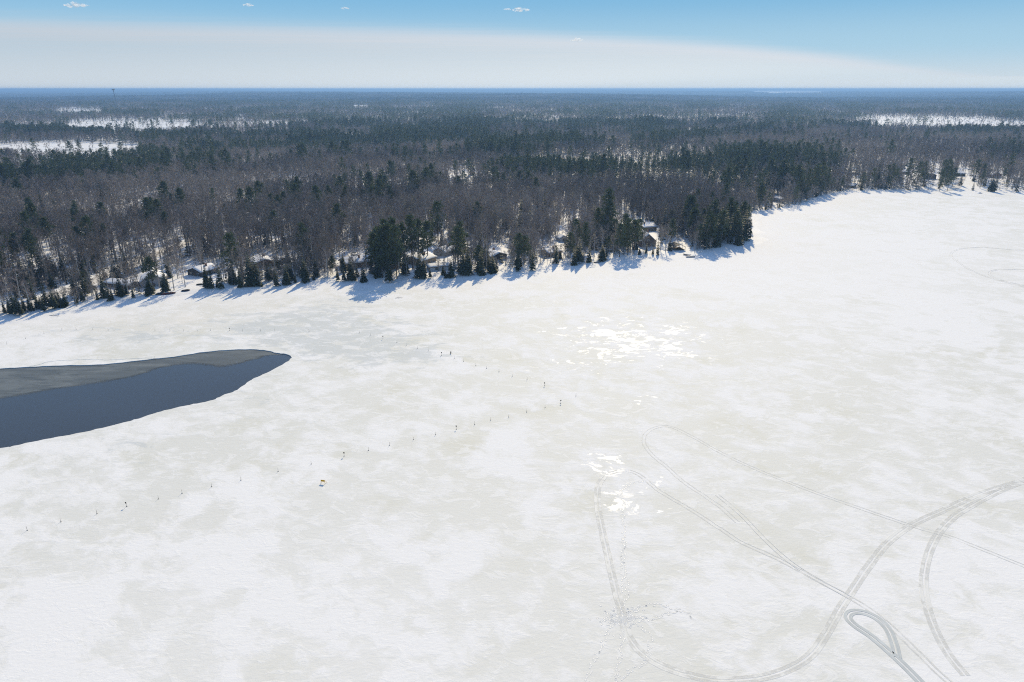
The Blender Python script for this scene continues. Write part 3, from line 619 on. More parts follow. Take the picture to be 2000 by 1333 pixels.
def log(px, py, L, yaw, label, r=.28):
    x, y = ground(px, py, .3); t = thing('fallen_log', label, 'log', (x, y, max(0.02, land1(x, y)) + r * .6), R(yaw)); t['group'] = 'fallen logs on the shore'
    MB().tube([(0, 0, 0), (L * .3, .12, .02), (L * .7, -.1, 0), (L, .1, .05)], [r, r * .92, r * .7, r * .35], 8).build('trunk', M_CONBARK, t)
    MB().tube([(L * .6, -.05, .05), (L * .66, .5, .5)], [r * .35, .03], 5).tube([(L * .8, 0, .05), (L * .9, -.6, .35)], [r * .3, .03], 5).build('branch', M_CONBARK, t)
log(463, 563, 7.2, 12, 'long dark log lying along the shaded shore below the firs'); log(1160, 513, 5.5, 22, 'dark log on the snowy bank beneath a clump of firs')
def dead_branch(px, py, yaw, sc, label):
    x, y = ground(px, py); t = thing('fallen_branch', label, 'branch', (x, y, 0.06), R(yaw), 'branches lying on the ice')
    MB().tube([(0, 0, 0), (1.6 * sc, .2, .15), (3.6 * sc, 0, .1)], [.08, .06, .02], 5).build('stem', M_BARK, t)
    m = MB()
    for a, b, c in ((.9, .8, .5), (1.5, -.9, .6), (2.2, .7, .4), (2.8, -.5, .5)): m.tube([(a * sc, .1, .1), ((a + .7) * sc, b * sc, c * sc)], [.04, .012], 4)
    m.build('twig', M_BARK, t)
dead_branch(96, 617, -10, 1.3, 'bare branch lying on the snow off the shaded bank'); dead_branch(772, 583, 10, .8, 'thin forked branch lying on pale ice off the tall pines')

# ------------------------------------------------------------------ markers on the ice
M_STAKE = plain('dark_stake', (0.09, 0.075, 0.06), 0.8, 0.25, 4.0); M_BOARD = plain('dark_board', (0.06, 0.05, 0.04), 0.7, 0.25, 4.0); M_YELLOW = plain('yellow_board', (0.62, 0.36, 0.02), 0.55, 0.1, 3.0)
M_SLUSH = plain('frozen_slush', (0.20, 0.20, 0.19), 0.6, 0.4, 6.0)
def stake(px, py, board, label, hh=0.86, r=0.022):
    x, y = ground(px, py); rr = random.Random(int(px * 13 + py * 7))
    t = thing('marker_stake', label, 'marker stake', (x, y, 0), rr.uniform(-.3, .3), 'stakes marking the open water'); lean = rr.uniform(-.06, .06)
    MB().tube([(0, 0, -.1), (lean * .5, 0, hh * .5), (lean, .02, hh)], [r, r, r * .8], 6).build('pole', M_STAKE, t)
    MB().lathe([(.13, 0.0), (.10, .06), (.06, .10), (.02, .12)], 9).build('base_lump', M_SLUSH, t)
    if board:
        b = MB().box(lean - .14, -.05, hh - .24, lean + .14, -.012 - r * .8, hh + .08).build('sign_board', M_BOARD, t)
POSTS = [(53.4, 1036.4), (119, 1019.8), (189.5, 1004), (247.6, 989.9, 1), (309.4, 975.1), (355.7, 964.1), (413.4, 951.2), (470.6, 938.4), (543.3, 921.2), (607.9, 906.9), (672.1, 891.5, 1), (719.5, 880.4), (760.5, 870.4), (807.4, 859.4), (850.6, 849.8),
         (891.3, 839, 1), (927.2, 829.9), (958.2, 821.1), (993.5, 815), (1028.5, 805.4), (1064.6, 796.6), (1095, 788.5, 1), (1124.8, 773.9), (1063.9, 754, 1), (1029.4, 742.4), (1000.5, 735.4), (974.6, 726.6), (950.3, 720.2), (929.3, 714.4), (905.5, 706.5),
         (887.3, 701.3), (862.5, 694.5, 1), (836.5, 685.9), (815.1, 681.5), (793.3, 675.4), (775.2, 669.3), (747.8, 662.5, 1), (724.1, 654.9), (701.9, 650.9), (603.7, 648), (537, 647), (509, 647), (474, 647), (448.5, 646.3, 1), (411.6, 646), (385.5, 647), (359, 647),
         (332, 647), (303, 647), (211.5, 645.5), (181.5, 645), (149, 644), (121, 645), (86, 652.4), (50, 662), (13.5, 672.5), (303, 701.5)]
ORD = ['first', 'second', 'third', 'fourth', 'fifth', 'sixth', 'seventh', 'eighth', 'ninth', 'tenth', 'eleventh', 'twelfth', 'thirteenth', 'fourteenth', 'fifteenth', 'sixteenth', 'seventeenth', 'eighteenth', 'nineteenth', 'twentieth', 'twenty-first', 'twenty-second', 'twenty-third', 'twenty-fourth', 'twenty-fifth', 'twenty-sixth', 'twenty-seventh', 'twenty-eighth', 'twenty-ninth', 'thirtieth']
def ordn(i): return ORD[i] if i < len(ORD) else 'much later'
plainN = {'near': 0, 'mid': 0, 'far': 0}; boardN = {'near': 0, 'mid': 0, 'far': 0}
for i, p in enumerate(POSTS):
    row = 'near' if i <= 22 else ('mid' if i <= 38 else 'far'); b = len(p) > 2
    if i == len(POSTS) - 1: lab = 'lone thin stake at the dark edge of the thin ice by the crack'
    else:
        d = boardN if b else plainN; n = ordn(d[row]); d[row] += 1
        line = {'near': 'in the front line, from the left', 'mid': 'in the slanting row, from its tip', 'far': 'in the far line by the woods, from the right'}[row]
        lab = f"{n} {'stake with a dark board' if b else 'plain thin stake'} {line}"
    stake(p[0], p[1], b, lab, 0.95 if b else random.uniform(.72, .92))
# yellow warning board on trestle legs
x, y = ground(631, 944.5)
t = thing('warning_board', 'yellow board on splayed legs standing on snow before the stakes', 'sign', (x, y, 0), R(-14))
MB().add([(-.40, -.03, .42), (.40, -.03, .42), (.42, -.03, .80), (-.36, -.03, .78), (-.40, .02, .42), (.40, .02, .42), (.42, .02, .80), (-.36, .02, .78)], [(0, 1, 2, 3), (7, 6, 5, 4), (0, 4, 5, 1), (1, 5, 6, 2), (2, 6, 7, 3), (3, 7, 4, 0)]).build('sign_panel', M_YELLOW, t)
MB().tube([(-.42, -.08, -.03), (-.37, -.065, .80)], .035, 6).build('leg', M_YELLOW, t); MB().tube([(.52, -.10, -.03), (.38, -.07, .92)], .035, 6).build('leg', M_YELLOW, t)
MB().tube([(.62, .55, -.03), (.36, .06, .75)], .03, 6).build('leg', M_YELLOW, t); MB().tube([(-.45, .50, -.03), (-.34, .06, .72)], .03, 6).build('leg', M_YELLOW, t)
# a big dark bird standing on the ice
def bird(px, py):
    x, y = ground(px, py); t = thing('bird', 'large dark bird standing upright on pale ice beside the marker row', 'bird', (x, y, 0), R(-30))
    sp_ = [((-.05, 0, .14), .07), ((0, 0, .26), .13), ((.02, 0, .42), .155), ((.01, 0, .58), .135), ((.0, 0, .70), .085), ((.02, 0, .78), .075), ((.05, 0, .83), .06), ((.12, 0, .82), .028), ((.155, 0, .80), .010)]
    b = MB().tube([q[0] for q in sp_], [q[1] for q in sp_], 12); b.tube([(-.03, 0, .34), (-.12, 0, .16), (-.19, 0, .04)], [.10, .075, .05], 8)
    for sg in (-1, 1):
        b.tube([(.03, .10 * sg, .60), (-.02, .16 * sg, .42), (-.09, .13 * sg, .20)], [.05, .075, .02], 8)
        b.tube([(.0, .06 * sg, .24), (.02, .06 * sg, .0)], [.045, .022], 6); b.tube([(-.04, .06 * sg, .012), (.12, .07 * sg, .012)], [.02, .012], 5)
    b.build('body', M_BLACK, t, True)
bird(880.6, 691.4)

# ------------------------------------------------------------------ far tower and masts
x, y = ground(224, 190, 0); f = 3300 / math.hypot(x, y); x, y = x * f, y * f; zg = land1(x, y)
t = thing('water_tower', 'pale water tower with flat wide tank breaking the wooded horizon', 'water tower', (x, y, zg))
M_TOWER = plain('tower_steel', (0.06, 0.065, 0.07), 0.5, .1, .2); top = 75.5 - zg
MB().lathe([(2.8, 0), (1.4, 4), (1.2, top - 7.5), (1.9, top - 5.6)], 16).build('stem', M_TOWER, t, True); MB().lathe([(1.8, top - 5.7), (5, top - 4.6), (6.4, top - 3), (6.1, top - 1.4), (3.6, top - .3), (.05, top)], 20).build('tank', M_TOWER, t, True)
for i, px in enumerate((120.5, 123.5)):
    x, y = ground(px, 214, 0); z = land1(x, y); t = thing('mast', ('taller' if i == 0 else 'shorter') + ' of two thin pale masts at the far snowfield edge', 'mast', (x, y, z), 0, 'masts by the far snowfield')
    h_ = 30 if i == 0 else 25
    MB().tube([(0, 0, 0), (0, 0, h_)], [.5, .25], 6).build('pole', M_TRIM, t); MB().box(-1.6, -.2, h_ - 1.5, 1.6, .2, h_ - 1.1).build('crossarm', M_TRIM, t)

# ------------------------------------------------------------------ small clouds
def cloud_mat():
    m, k, b = material('cloud_white'); b.inputs['Base Color'].default_value = (.93, .96, 1, 1); b.inputs['Roughness'].default_value = 1
    tr = k.new('ShaderNodeBsdfTranslucent'); tr.inputs[0].default_value = (.94, .97, 1, 1); mx = k.new('ShaderNodeMixShader'); mx.inputs[0].default_value = .62; k.l.new(b.outputs[0], mx.inputs[1]); k.l.new(tr.outputs[0], mx.inputs[2])
    lw = k.new('ShaderNodeLayerWeight'); lw.inputs[0].default_value = 0.5; tp = k.new('ShaderNodeBsdfTransparent'); m2 = k.new('ShaderNodeMixShader')
    co = k.new('ShaderNodeTexCoord').outputs['Object']; n = k.noise(co, 0.02, 5.0)
    a = k.math('ADD', k.ramp(lw.outputs['Facing'], 0.2, 0.9, 0.70, 1.0), k.ramp(n, 0.35, 0.75, 0.0, 0.22), clamp=True)
    k.l.new(a, m2.inputs[0]); k.l.new(mx.outputs[0], m2.inputs[1]); k.l.new(tp.outputs[0], m2.inputs[2]); k.l.new(m2.outputs[0], k.n['Material Output'].inputs[0]); return m
M_CLOUD = cloud_mat()
def cloud(px, py, wpx, dist, seed, label, flat=.28):
    d = pixel_dir(px, py); p = d * dist + cam.location; Wd = wpx / FOC * dist; rr = random.Random(seed); bm = bmesh.new()
    for i in range(28):
        f = rr.uniform(-1, 1); r = Wd * .5 * rr.uniform(.10, .24) * (1 - .65 * abs(f))
        mt = Matrix.Translation((f * Wd * .42, rr.uniform(-.3, .3) * Wd, rr.uniform(-.4, 1) * Wd * .12 * (1 - f * f))) @ Matrix.Diagonal((1.5, 1.5, flat * 2.2, 1))
        n0 = len(bm.verts); bmesh.ops.create_icosphere(bm, subdivisions=3, radius=r, matrix=mt)
    bm.verts.ensure_lookup_table()
    wf = wave_field(seed, Wd * .16, 3); A = np.array([v.co[:] for v in bm.verts]); q = wf(A[:, 0] + A[:, 2] * 1.7, A[:, 1] - A[:, 2] * 1.3)
    for v, e in zip(bm.verts, q): v.co += v.normal * float(e) * Wd * .012 if v.normal.length else Vector()
    me = bpy.data.meshes.new('cloud'); bm.to_mesh(me); bm.free(); me.materials.append(M_CLOUD); me.polygons.foreach_set('use_smooth', [True] * len(me.polygons))
    o = bpy.data.objects.new('cloud', me); COL.objects.link(o); o.location = p; o.rotation_euler = (0, 0, -math.atan2(d.x, d.y)); tag(o, label, 'cloud', 'small white clouds')
cloud(148, 11, 38, 15000, 1, 'small flat white cloud highest at the left in blue sky')
cloud(485, 11, 20, 15500, 2, 'faint wisp of cloud, second from the left in blue sky')
cloud(674, 17, 17, 14500, 3, 'tiny puff of cloud, third from the left in blue sky')
cloud(1018, 20, 36, 14000, 4, 'brightest white puff of cloud above the middle of the picture')
cloud(991, 19, 14, 14000, 5, 'small puff touching the side of the brightest cloud')
cloud(1127, 79, 26, 20000, 6, 'white puff of cloud lying within the grey cloud band')

# ------------------------------------------------------------------ trees
def sliver(V, F, p, d, L, wd, rr):
    side = Vector((rr.uniform(-1, 1), rr.uniform(-1, 1), rr.uniform(-.4, .4))); side = (side - d * side.dot(d)).normalized() * wd * .5
    k = len(V); V += [p - side, p + side, p + d * L]; F.append((k, k + 1, k + 2))
def rnd_dir(rr, up, out=None):
    v = Vector((rr.gauss(0, 1), rr.gauss(0, 1), rr.gauss(0, 1))).normalized() + Vector((0, 0, up))
    if out is not None: v += out
    return v.normalized()
def gen_bare(seed, h, twigs, wd, sides=5, limbs=9, slim=1.0):
    rr = random.Random(seed); t = MB(); tops = []
    bx, by = rr.uniform(-.04, .04) * h, rr.uniform(-.04, .04) * h; r0 = .010 * h + .05
    ax = [Vector((bx * f * f, by * f * f, h * f * .92)) for f in (0, .25, .5, .75, 1)]
    t.tube([Vector((0, 0, -.4))] + ax[1:], [r0, r0 * .85, r0 * .65, r0 * .4, .02], sides, False)
    def at(f): i = min(3, int(f * 4)); return ax[i].lerp(ax[i + 1], f * 4 - i)
    starts = [(at(rr.uniform(.55, 1)), Vector((0, 0, 0))) for _ in range(6)]
    for i in range(limbs):
        f = .33 + .6 * (i + rr.random()) / limbs; a = i * 2.4 + rr.uniform(-.4, .4); L = h * (.34 - .22 * f) * rr.uniform(.8, 1.25) * slim; o = Vector((math.cos(a), math.sin(a), 0)); d = (o * rr.uniform(.6, .9) + Vector((0, 0, rr.uniform(.6, 1.0)))).normalized()
        p0 = at(f); p1 = p0 + d * L * .5; p2 = p1 + (d + Vector((0, 0, .35))).normalized() * L * .55
        t.tube([p0, p1, p2], [r0 * .34 * (1.15 - f), r0 * .2, .015], 3, False)
        for q in (.35, .55, .75, .95, 1.0): starts.append((p0.lerp(p1, q * 2) if q < .5 else p1.lerp(p2, q * 2 - 1), o))
        for _ in range(2):
            q = rr.uniform(.3, .9); ps = p0.lerp(p2, q); d2 = rnd_dir(rr, .8, o * .5); pe = ps + d2 * L * rr.uniform(.3, .5); t.tube([ps, pe], [r0 * .13, .012], 3, False); starts += [(ps.lerp(pe, .5), o), (pe, o)]
    V, F = [], []
    for i in range(twigs):
        p, o = rr.choice(starts); d = rnd_dir(rr, .75, o * .45); L = h * rr.uniform(.045, .115); sliver(V, F, p + Vector((rr.gauss(0, .25), rr.gauss(0, .25), rr.gauss(0, .25))), d, L, wd * rr.uniform(.6, 1.4), rr)
    return (t.v, t.f), (V, F)
def gen_fir(seed, h, per, sprig=True, slim=1.0):
    rr = random.Random(seed); t = MB(); t.tube([(0, 0, -.4), (0, 0, h * .5), (0, 0, h * .98)], [.012 * h + .04, .008 * h + .02, .01], 5, False)
    V, F = [], []; n = int(h * 1.5) if sprig else int(h * .55); n = max(n, 6); Rm = h * .17 * slim * rr.uniform(.9, 1.15); low = rr.uniform(.04, .16)
    for i in range(n):
        f = i / (n - 1); z = h * (low + (1 - low) * f); Rr = Rm * (1 - f) ** .8 + .12
        for b in range(per):
            a = 2 * math.pi * (b + rr.random() * .8) / per + i * 1.3; L = Rr * rr.uniform(.6, 1.2)
            if rr.random() < .10: continue
            o = Vector((math.cos(a), math.sin(a), 0)); s = Vector((-o.y, o.x, 0)); wdh = L * rr.uniform(.28, .42) + .06; p = Vector((0, 0, z)); dr = rr.uniform(-.45, -.12) + .35 * f
            e = p + o * L + Vector((0, 0, dr * L)); m = p + o * L * .55 + Vector((0, 0, dr * L * .45 + .06 * L))
            k = len(V); V += [p, m + s * wdh, e, m - s * wdh]; F += [(k, k + 1, k + 2), (k, k + 2, k + 3)]
            if sprig:
                for q in (.5, .8):
                    c = p.lerp(e, q); k = len(V); V += [c + s * wdh * .7 + Vector((0, 0, .05)), c - s * wdh * .7, c + o * .1 * L + Vector((rr.uniform(-.1, .1), rr.uniform(-.1, .1), -rr.uniform(.25, .5) * (L * .4 + .15)))]; F.append((k, k + 1, k + 2))
    k = len(V); V += [Vector((.12, 0, h * .93)), Vector((-.12, .05, h * .93)), Vector((0, 0, h * 1.02))]; F.append((k, k + 1, k + 2))
    return (t.v, t.f), (V, F)
def gen_pine(seed, h, clusters, blades, size=1.0):
    rr = random.Random(seed); t = MB(); r0 = .011 * h + .07; bx = rr.uniform(-.03, .03) * h
    t.tube([(0, 0, -.4), (bx * .3, 0, h * .5), (bx, 0, h * .95)], [r0, r0 * .7, .04], 6, False); V, F = [], []
    low = rr.uniform(.22, .40)
    for i in range(clusters):
        f = low + (1 - low) * ((i + rr.random()) / clusters); a = i * 2.4 + rr.uniform(-.6, .6); prof = math.sin(math.pi * min(1, ((f - low) / (1 - low)) * .8 + .22)) ** .8
        L = h * .165 * prof * rr.uniform(.35, 1.3); o = Vector((math.cos(a), math.sin(a), 0)); p0 = Vector((bx * f, 0, h * f * .97)); c = p0 + o * L + Vector((0, 0, L * rr.uniform(-.02, .35)))
        if clusters > 20: t.tube([p0, c], [.05, .02], 3, False)
        R_ = h * .062 * size * rr.uniform(.75, 1.3)
        for b in range(blades):
            q = Vector((rr.gauss(0, 1), rr.gauss(0, 1), rr.gauss(0, .42))) * R_ * .75; d = (q.normalized() * .7 + Vector((0, 0, rr.uniform(.1, .9))) + o * .3).normalized(); L2 = R_ * rr.uniform(.6, 1.1)
            sliver(V, F, c + q - d * L2 * .4, d, L2, R_ * rr.uniform(.45, .8), rr)
    return (t.v, t.f), (V, F)

LOD = {}                                         # kind -> list of (height, trunk, crown) for near, mid, low
def variants(kind):
    g = {'bare': lambda s, l: (15 + (s % 3) * 1.2, gen_bare(s, 15 + (s % 3) * 1.2, (420, 170, 52)[l], (.105, .23, .54)[l], (5, 4, 3)[l], (10, 6, 3)[l], .78)),
         'birch': lambda s, l: (13 + (s % 2) * 1.5, gen_bare(s + 50, 13 + (s % 2) * 1.5, (300, 130, 48)[l], (.09, .2, .46)[l], (5, 4, 3)[l], (9, 6, 3)[l], .75)),
         'fir': lambda s, l: (12 + (s % 3), gen_fir(s + 100, 12 + (s % 3), (9, 7, 6)[l], l == 0, (.9, 1.1, 1.0, .8)[s % 4])),
         'pine': lambda s, l: (20 + (s % 3) * 1.5, gen_pine(s + 200, 20 + (s % 3) * 1.5, (58, 30, 12)[l], (20, 13, 8)[l], (.82, 1.0, 1.5)[l]))}[kind]
    out = []
    for l, n in enumerate((6, 4, 3)): out.append([g(s, l) for s in range(n)])
    return out
MATS = {'bare': (M_BARK, M_TWIG), 'birch': (M_BIRCH, M_BIRCHTWIG), 'fir': (M_CONBARK, M_FIR), 'pine': (M_CONBARK, M_PINE)}
LOD = {k: variants(k) for k in MATS}

# --- where trees stand
stand_f, stand2_f, gap_f, kind_f = wave_field(21, 420, 3), wave_field(23, 130, 3), wave_field(25, 90, 3), wave_field(27, 260, 3)
CON = [(180, 325, 210, 30, 1.6), (90, 340, 120, 24, 1.0), (690, 285, 120, 30, 1.5), (820, 262, 110, 20, 1.2), (1100, 318, 170, 36, 1.3), (1245, 342, 90, 26, 1.2), (990, 285, 90, 24, 1.4), (1470, 368, 130, 34, .5), (1400, 420, 80, 40, .6), (1690, 342, 110, 28, .4),
       (1560, 320, 90, 20, .5), (1770, 352, 60, 22, 1.5), (1850, 352, 22, 20, 1.5), (770, 480, 50, 60, .6), (1230, 470, 40, 30, .8), (230, 265, 240, 10, 1.0), (600, 235, 300, 12, .8), (1100, 250, 300, 20, .8), (1000, 480, 120, 40, .3), (180, 245, 150, 6, 1.0), (700, 200, 300, 6, .6)]
BARE = [(1560, 372, 90, 26, .8), (1690, 350, 80, 16, .6), (1430, 400, 50, 20, .5), (170, 430, 330, 60, 2.6), (560, 470, 130, 40, .6), (1050, 460, 100, 40, .5), (150, 380, 260, 40, 1.0), (620, 385, 150, 40, 2.2), (330, 400, 200, 60, 1.0), (1130, 382, 150, 20, 2.2), (1290, 392, 70, 24, 2.0), (1750, 285, 260, 20, 1.8), (430, 330, 200, 24, 1.2), (700, 340, 120, 20, 1.4), (520, 450, 200, 40, .8), (1440, 280, 250, 16, .9), (80, 215, 120, 8, 1.0)]
CLEAR = [(135, 285, 142, 5.5, 0.03), (265, 243, 130, 5.5, .09), (480, 243, 85, 6, .35), (155, 215, 44, 1.6, .15), (705, 206.5, 15, .9, .2), (1730, 231, 60, 3.5, .3), (1830, 236, 120, 5, .10), (1960, 240, 50, 3, .2), (1540, 179.3, 75, 2.0, 0.0), (1600, 180, 60, .6, .3),
         (905, 341, 28, 3, .3), (110, 479, 14, 4, .3), (230, 432, 22, 6, .6), (1010, 432, 45, 12, .6), (690, 418, 40, 12, .6), (1440, 345, 60, 12, .55), (1330, 330, 60, 6, .7), (850, 300, 20, 4, .5),
         (300, 540, 38, 14, .25), (240, 560, 30, 8, .6), (376, 521, 18, 13, .22), (515, 499, 22, 11, .22), (552, 502, 10, 8, .2), (684, 503, 32, 14, .15), (690, 535, 30, 6, .6), (818, 506, 36, 18, .15), (850, 525, 28, 12, .2), (858, 488, 16, 9, .25), (976, 494, 22, 13, .15), (985, 518, 30, 10, .45),
         (1064, 487, 14, 11, .15), (1100, 462, 10, 10, .4), (1230, 434, 30, 10, .1), (1266, 470, 24, 22, .06), (1270, 490, 30, 8, .2), (1320, 482, 36, 12, .3), (1775, 333, 16, 4, .2), (1820, 340, 14, 8, .25), (1822, 359, 11, 8, .15), (1880, 336, 12, 7, .15), (1886, 357, 16, 9, .05),
         (1946, 338, 18, 8, .45), (1945, 356, 20, 4, .5), (1915, 370, 10, 6, .1), (1515, 385, 8, 8, .3), (1670, 358, 10, 6, .3), (1825, 322, 14, 6, .5), (910, 485, 12, 8, .4), (1215, 425, 20, 5, .3), (335, 490, 40, 10, .6)]
def ell(px, py, L):
    s = np.zeros_like(px)
    for cx, cy, rx, ry, wgt in L: s = s + wgt * np.exp(-((px - cx) / rx) ** 2 - ((py - cy) / ry) ** 2)
    return s
def band(r0, r1, step, az0, az1):
    X, Y = [], []; r = r0
    while r < r1:
        n = int(r * (az1 - az0) / step); a = az0 + (np.arange(n) + .5 + RNG.uniform(-.62, .62, n)) * (az1 - az0) / n; d = r + RNG.uniform(-.62, .62, n) * step; X.append(np.sin(a) * d); Y.append(np.cos(a) * d); r += step
    return np.concatenate(X), np.concatenate(Y)
def plant(r0, r1, step, lod, brush=False):
    x, y = band(r0, r1, step, R(-47), R(47)); s = poly_sd(x, y, LK); z = land(x, y, s)
    ok = s > 0.3 + 1.3 * RNG.random(len(x)) * 2; d = np.hypot(x, y)
    pxb, pyb = to_px(x, y, z); _, pyt = to_px(x, y, z + 13.0); mid = (pyb + pyt) / 2
    c = -.33 + 1.05 * stand_f(x, y) + .55 * stand2_f(x, y) + 1.35 * ell(pxb, mid, CON) - 1.5 * ell(pxb, mid, BARE) + RNG.normal(0, .68, len(x)) + np.where(s < 9, .55, 0) + np.where((s >= 9) & (s < 60), -.25, 0) + smooth(900, 2600, d) * .12
    con = c > .30
    con = np.where(con, RNG.random(len(x)) > .22, RNG.random(len(x)) < .065)
    kshore = (s < 70) & (pxb < 1340) & (RNG.random(len(x)) < .6)
    kf = kind_f(x, y) + RNG.normal(0, .7, len(x))
    kind = np.where(con, np.where((kf > .15) & ~kshore, 3, np.where(kshore & (kf > .15) & (RNG.random(len(x)) < .6), 0, 2)), np.where(RNG.random(len(x)) < .10 + .10 * (s < 120), 1, 0))       # 0 bare, 1 birch, 2 fir, 3 pine
    h = np.select([kind == 0, kind == 1, kind == 2, kind == 3], [RNG.normal(12.2, 2.2, len(x)), RNG.normal(12.5, 2, len(x)), RNG.normal(10.2, 3.0, len(x)), RNG.normal(16, 3.0, len(x))])
    h = h * (1 + .05 * stand2_f(x, y) + .13 * np.tanh(1.6 * kind_f(x * .7, y * .7))); sm = (s < 7)
    h = np.where(sm & (kind == 2), RNG.uniform(2.5, 9, len(x)), h); h = np.where(sm & (kind == 3), RNG.uniform(7, 15, len(x)), h); h = np.where(sm & (kind <= 1), RNG.uniform(5, 12, len(x)), h)
    if brush:
        ok &= s < 70; kind = np.where(RNG.random(len(x)) < .3, 2, 0); h = RNG.uniform(2.5, 8.5, len(x)); con = kind == 2
    h = np.where((s < 34) & (pxb < 235) & (pxb > -60), h * .75, h)
    h = np.clip(h, 2.2, 27)
    keep = 1 - .70 * smooth(.75, 1.7, gap_f(x, y)) - .06
    keep = np.where(con & (s < 80), keep * .8, keep)
    pyt = to_px(x, y, z + h * .97)[1]
    for cx, cy, rx, ry, k in CLEAR:
        wob = 1 + .25 * np.sin(pxb * .13 + cy) + .2 * np.sin(pxb * .37)
        near = np.clip(cy, pyt, pyb); ins = ((pxb - cx) / rx) ** 2 + ((near - cy) / (ry * wob)) ** 2 < 1; keep = np.where(ins, np.minimum(keep, k), keep)
    ok &= RNG.random(len(x)) < keep
    for fx, fy, fr in FOOT:
        ok &= (x - fx) ** 2 + (y - fy) ** 2 > fr * fr
        for q in (8, 15, 22) if fx < 250 else (): ok &= ((x - fx - q * .17) ** 2 + (y - fy - q) ** 2 > 42) | (RNG.random(len(x)) < np.where(con, .25, .6))
    for P, wd in ((ROAD_W, 6.2), (PATH_W, 5.5)):
        if r0 < 900:
            dm = np.full(len(x), 1e9)
            for q in P: dm = np.minimum(dm, (x - q[0]) ** 2 + (y - q[1]) ** 2)
            ok &= dm > wd * wd
    for q in (x, y, z, h): pass
    return np.stack([x, y, z, h, kind, np.full(len(x), lod), d, s, pxb, pyb], 1)[ok]
T = np.vstack([plant(205, 640, 2.15, 1, True), plant(205, 470, 3.6, 0), plant(470, 720, 3.9, 1), plant(720, 1500, 5.0, 1), plant(1500, 3600, 8.0, 2)])
# trees the photograph shows one by one: kind, pixel of the foot, height
HAND = [(3, a, b, c) for a, b, c in ((733, 537, 21), (747, 541, 24), (761, 539, 26), (775, 542, 26), (789, 531, 24), (806, 525, 27), (819, 520, 24), (836, 512, 21), (756, 527, 25), (771, 523, 25), (742, 528, 22), (900, 512, 21), (1014, 520, 17), (1210, 501, 18), (1225, 498, 20), (1238, 496, 19),
        (1219, 487, 20), (1246, 486, 17), (1384, 484, 19), (1408, 477, 20), (1436, 472, 18), (1448, 457, 20), (1422, 456, 22), (1390, 460, 21), (1352, 468, 18), (603, 520, 19), (1310, 478, 15), (300, 566, 15), (1850, 372, 20), (1835, 372, 18), (1860, 364, 17))]
HAND += [(2, a, b, c) for a, b, c in ((881, 539, 7.5), (904, 536, 13), (914, 535, 14), (962, 531, 8), (686, 545, 10), (710, 547, 7), (760, 548, 13), (829, 540, 9), (840, 541, 5), (870, 541, 4), (1086, 513, 10), (1131, 512, 13), (1150, 509, 9), (1176, 506, 8), (1121, 515, 9), (431, 562, 12),
        (490, 556, 14), (502, 556, 13), (560, 553, 9), (596, 549, 11), (324, 568, 10), (405, 561, 10), (414, 562, 9), (470, 560, 10), (660, 547, 5), (672, 547, 6), (540, 556, 8), (1452, 468, 18), (1461, 465, 15), (1442, 476, 14), (1426, 475, 17), (1398, 481, 15), (1372, 482, 16), (1415, 468, 18), (1405, 463, 19), (1436, 460, 17), (1012, 528, 9), (1040, 526, 10), (820, 541, 12), (940, 534, 12),
        (1262, 494, 5), (1284, 496, 6), (1275, 495, 4), (1875, 362, 10), (1900, 370, 9), (1935, 372, 14), (1942, 373, 13), (1985, 374, 12))]
for q in range(3, 250, 7):
    if random.random() < .75: qx = q + random.uniform(-9, 9); HAND.append((random.choice((2, 2, 2, 0)), qx, 622 - max(0, qx) * .165 - random.expovariate(.16) - 1, random.choice((3, 4.5, 5.5, 7, 8.5)) * random.uniform(.85, 1.15)))
HAND += [(1, a, b, c) for a, b, c in ((8, 606, 15), (24, 609, 14), (44, 600, 16), (62, 606, 12), (780, 538, 15), (715, 528, 17), (1160, 503, 12), (950, 526, 15), (1055, 514, 14), (640, 542, 13), (480, 548, 15), (140, 540, 14), (97, 556, 15))]
HAND += [(0, a, b, c) for a, b, c in ((795, 538, 14), (868, 530, 17), (856, 528, 15), (1300, 490, 13), (1290, 486, 12), (340, 566, 15), (312, 562, 16), (362, 560, 14), (396, 540, 13), (250, 572, 14), (272, 568, 13), (225, 575, 15), (690, 535, 13), (640, 535, 14), (1000, 520, 12), (1075, 512, 12))]
for q in range(255, 1990, 8):                    # low firs and brush along the bank
    if random.random() < .58 and not 300 < q < 398 and not 1285 < q < 1375 and not 1860 < q < 1895:
        qx = q + random.uniform(-7, 7); sy = float(np.interp(qx, [p[0] for p in SHORE_PX if p[0] != 1462], [p[1] for p in SHORE_PX if p[0] != 1462])) if qx < 1440 or qx > 1490 else None
        if sy: HAND.append((random.choice((2, 2, 0, 0, 1)), qx, sy - random.expovariate(.3) - 1.5, random.uniform(3, 8.5)))
hx_ = []
for kd, a, b, hh in HAND:
    x, y = ground(a, b, .9); s = float(poly_sd(np.array([x]), np.array([y]), LK)[0]); z = land1(x, y); hh = hh * (.9 if kd == 3 else 1); hx_.append((x, y, z, hh, kd, 0, math.hypot(x, y), s, a, b))
T = np.vstack([T, np.array(hx_)])

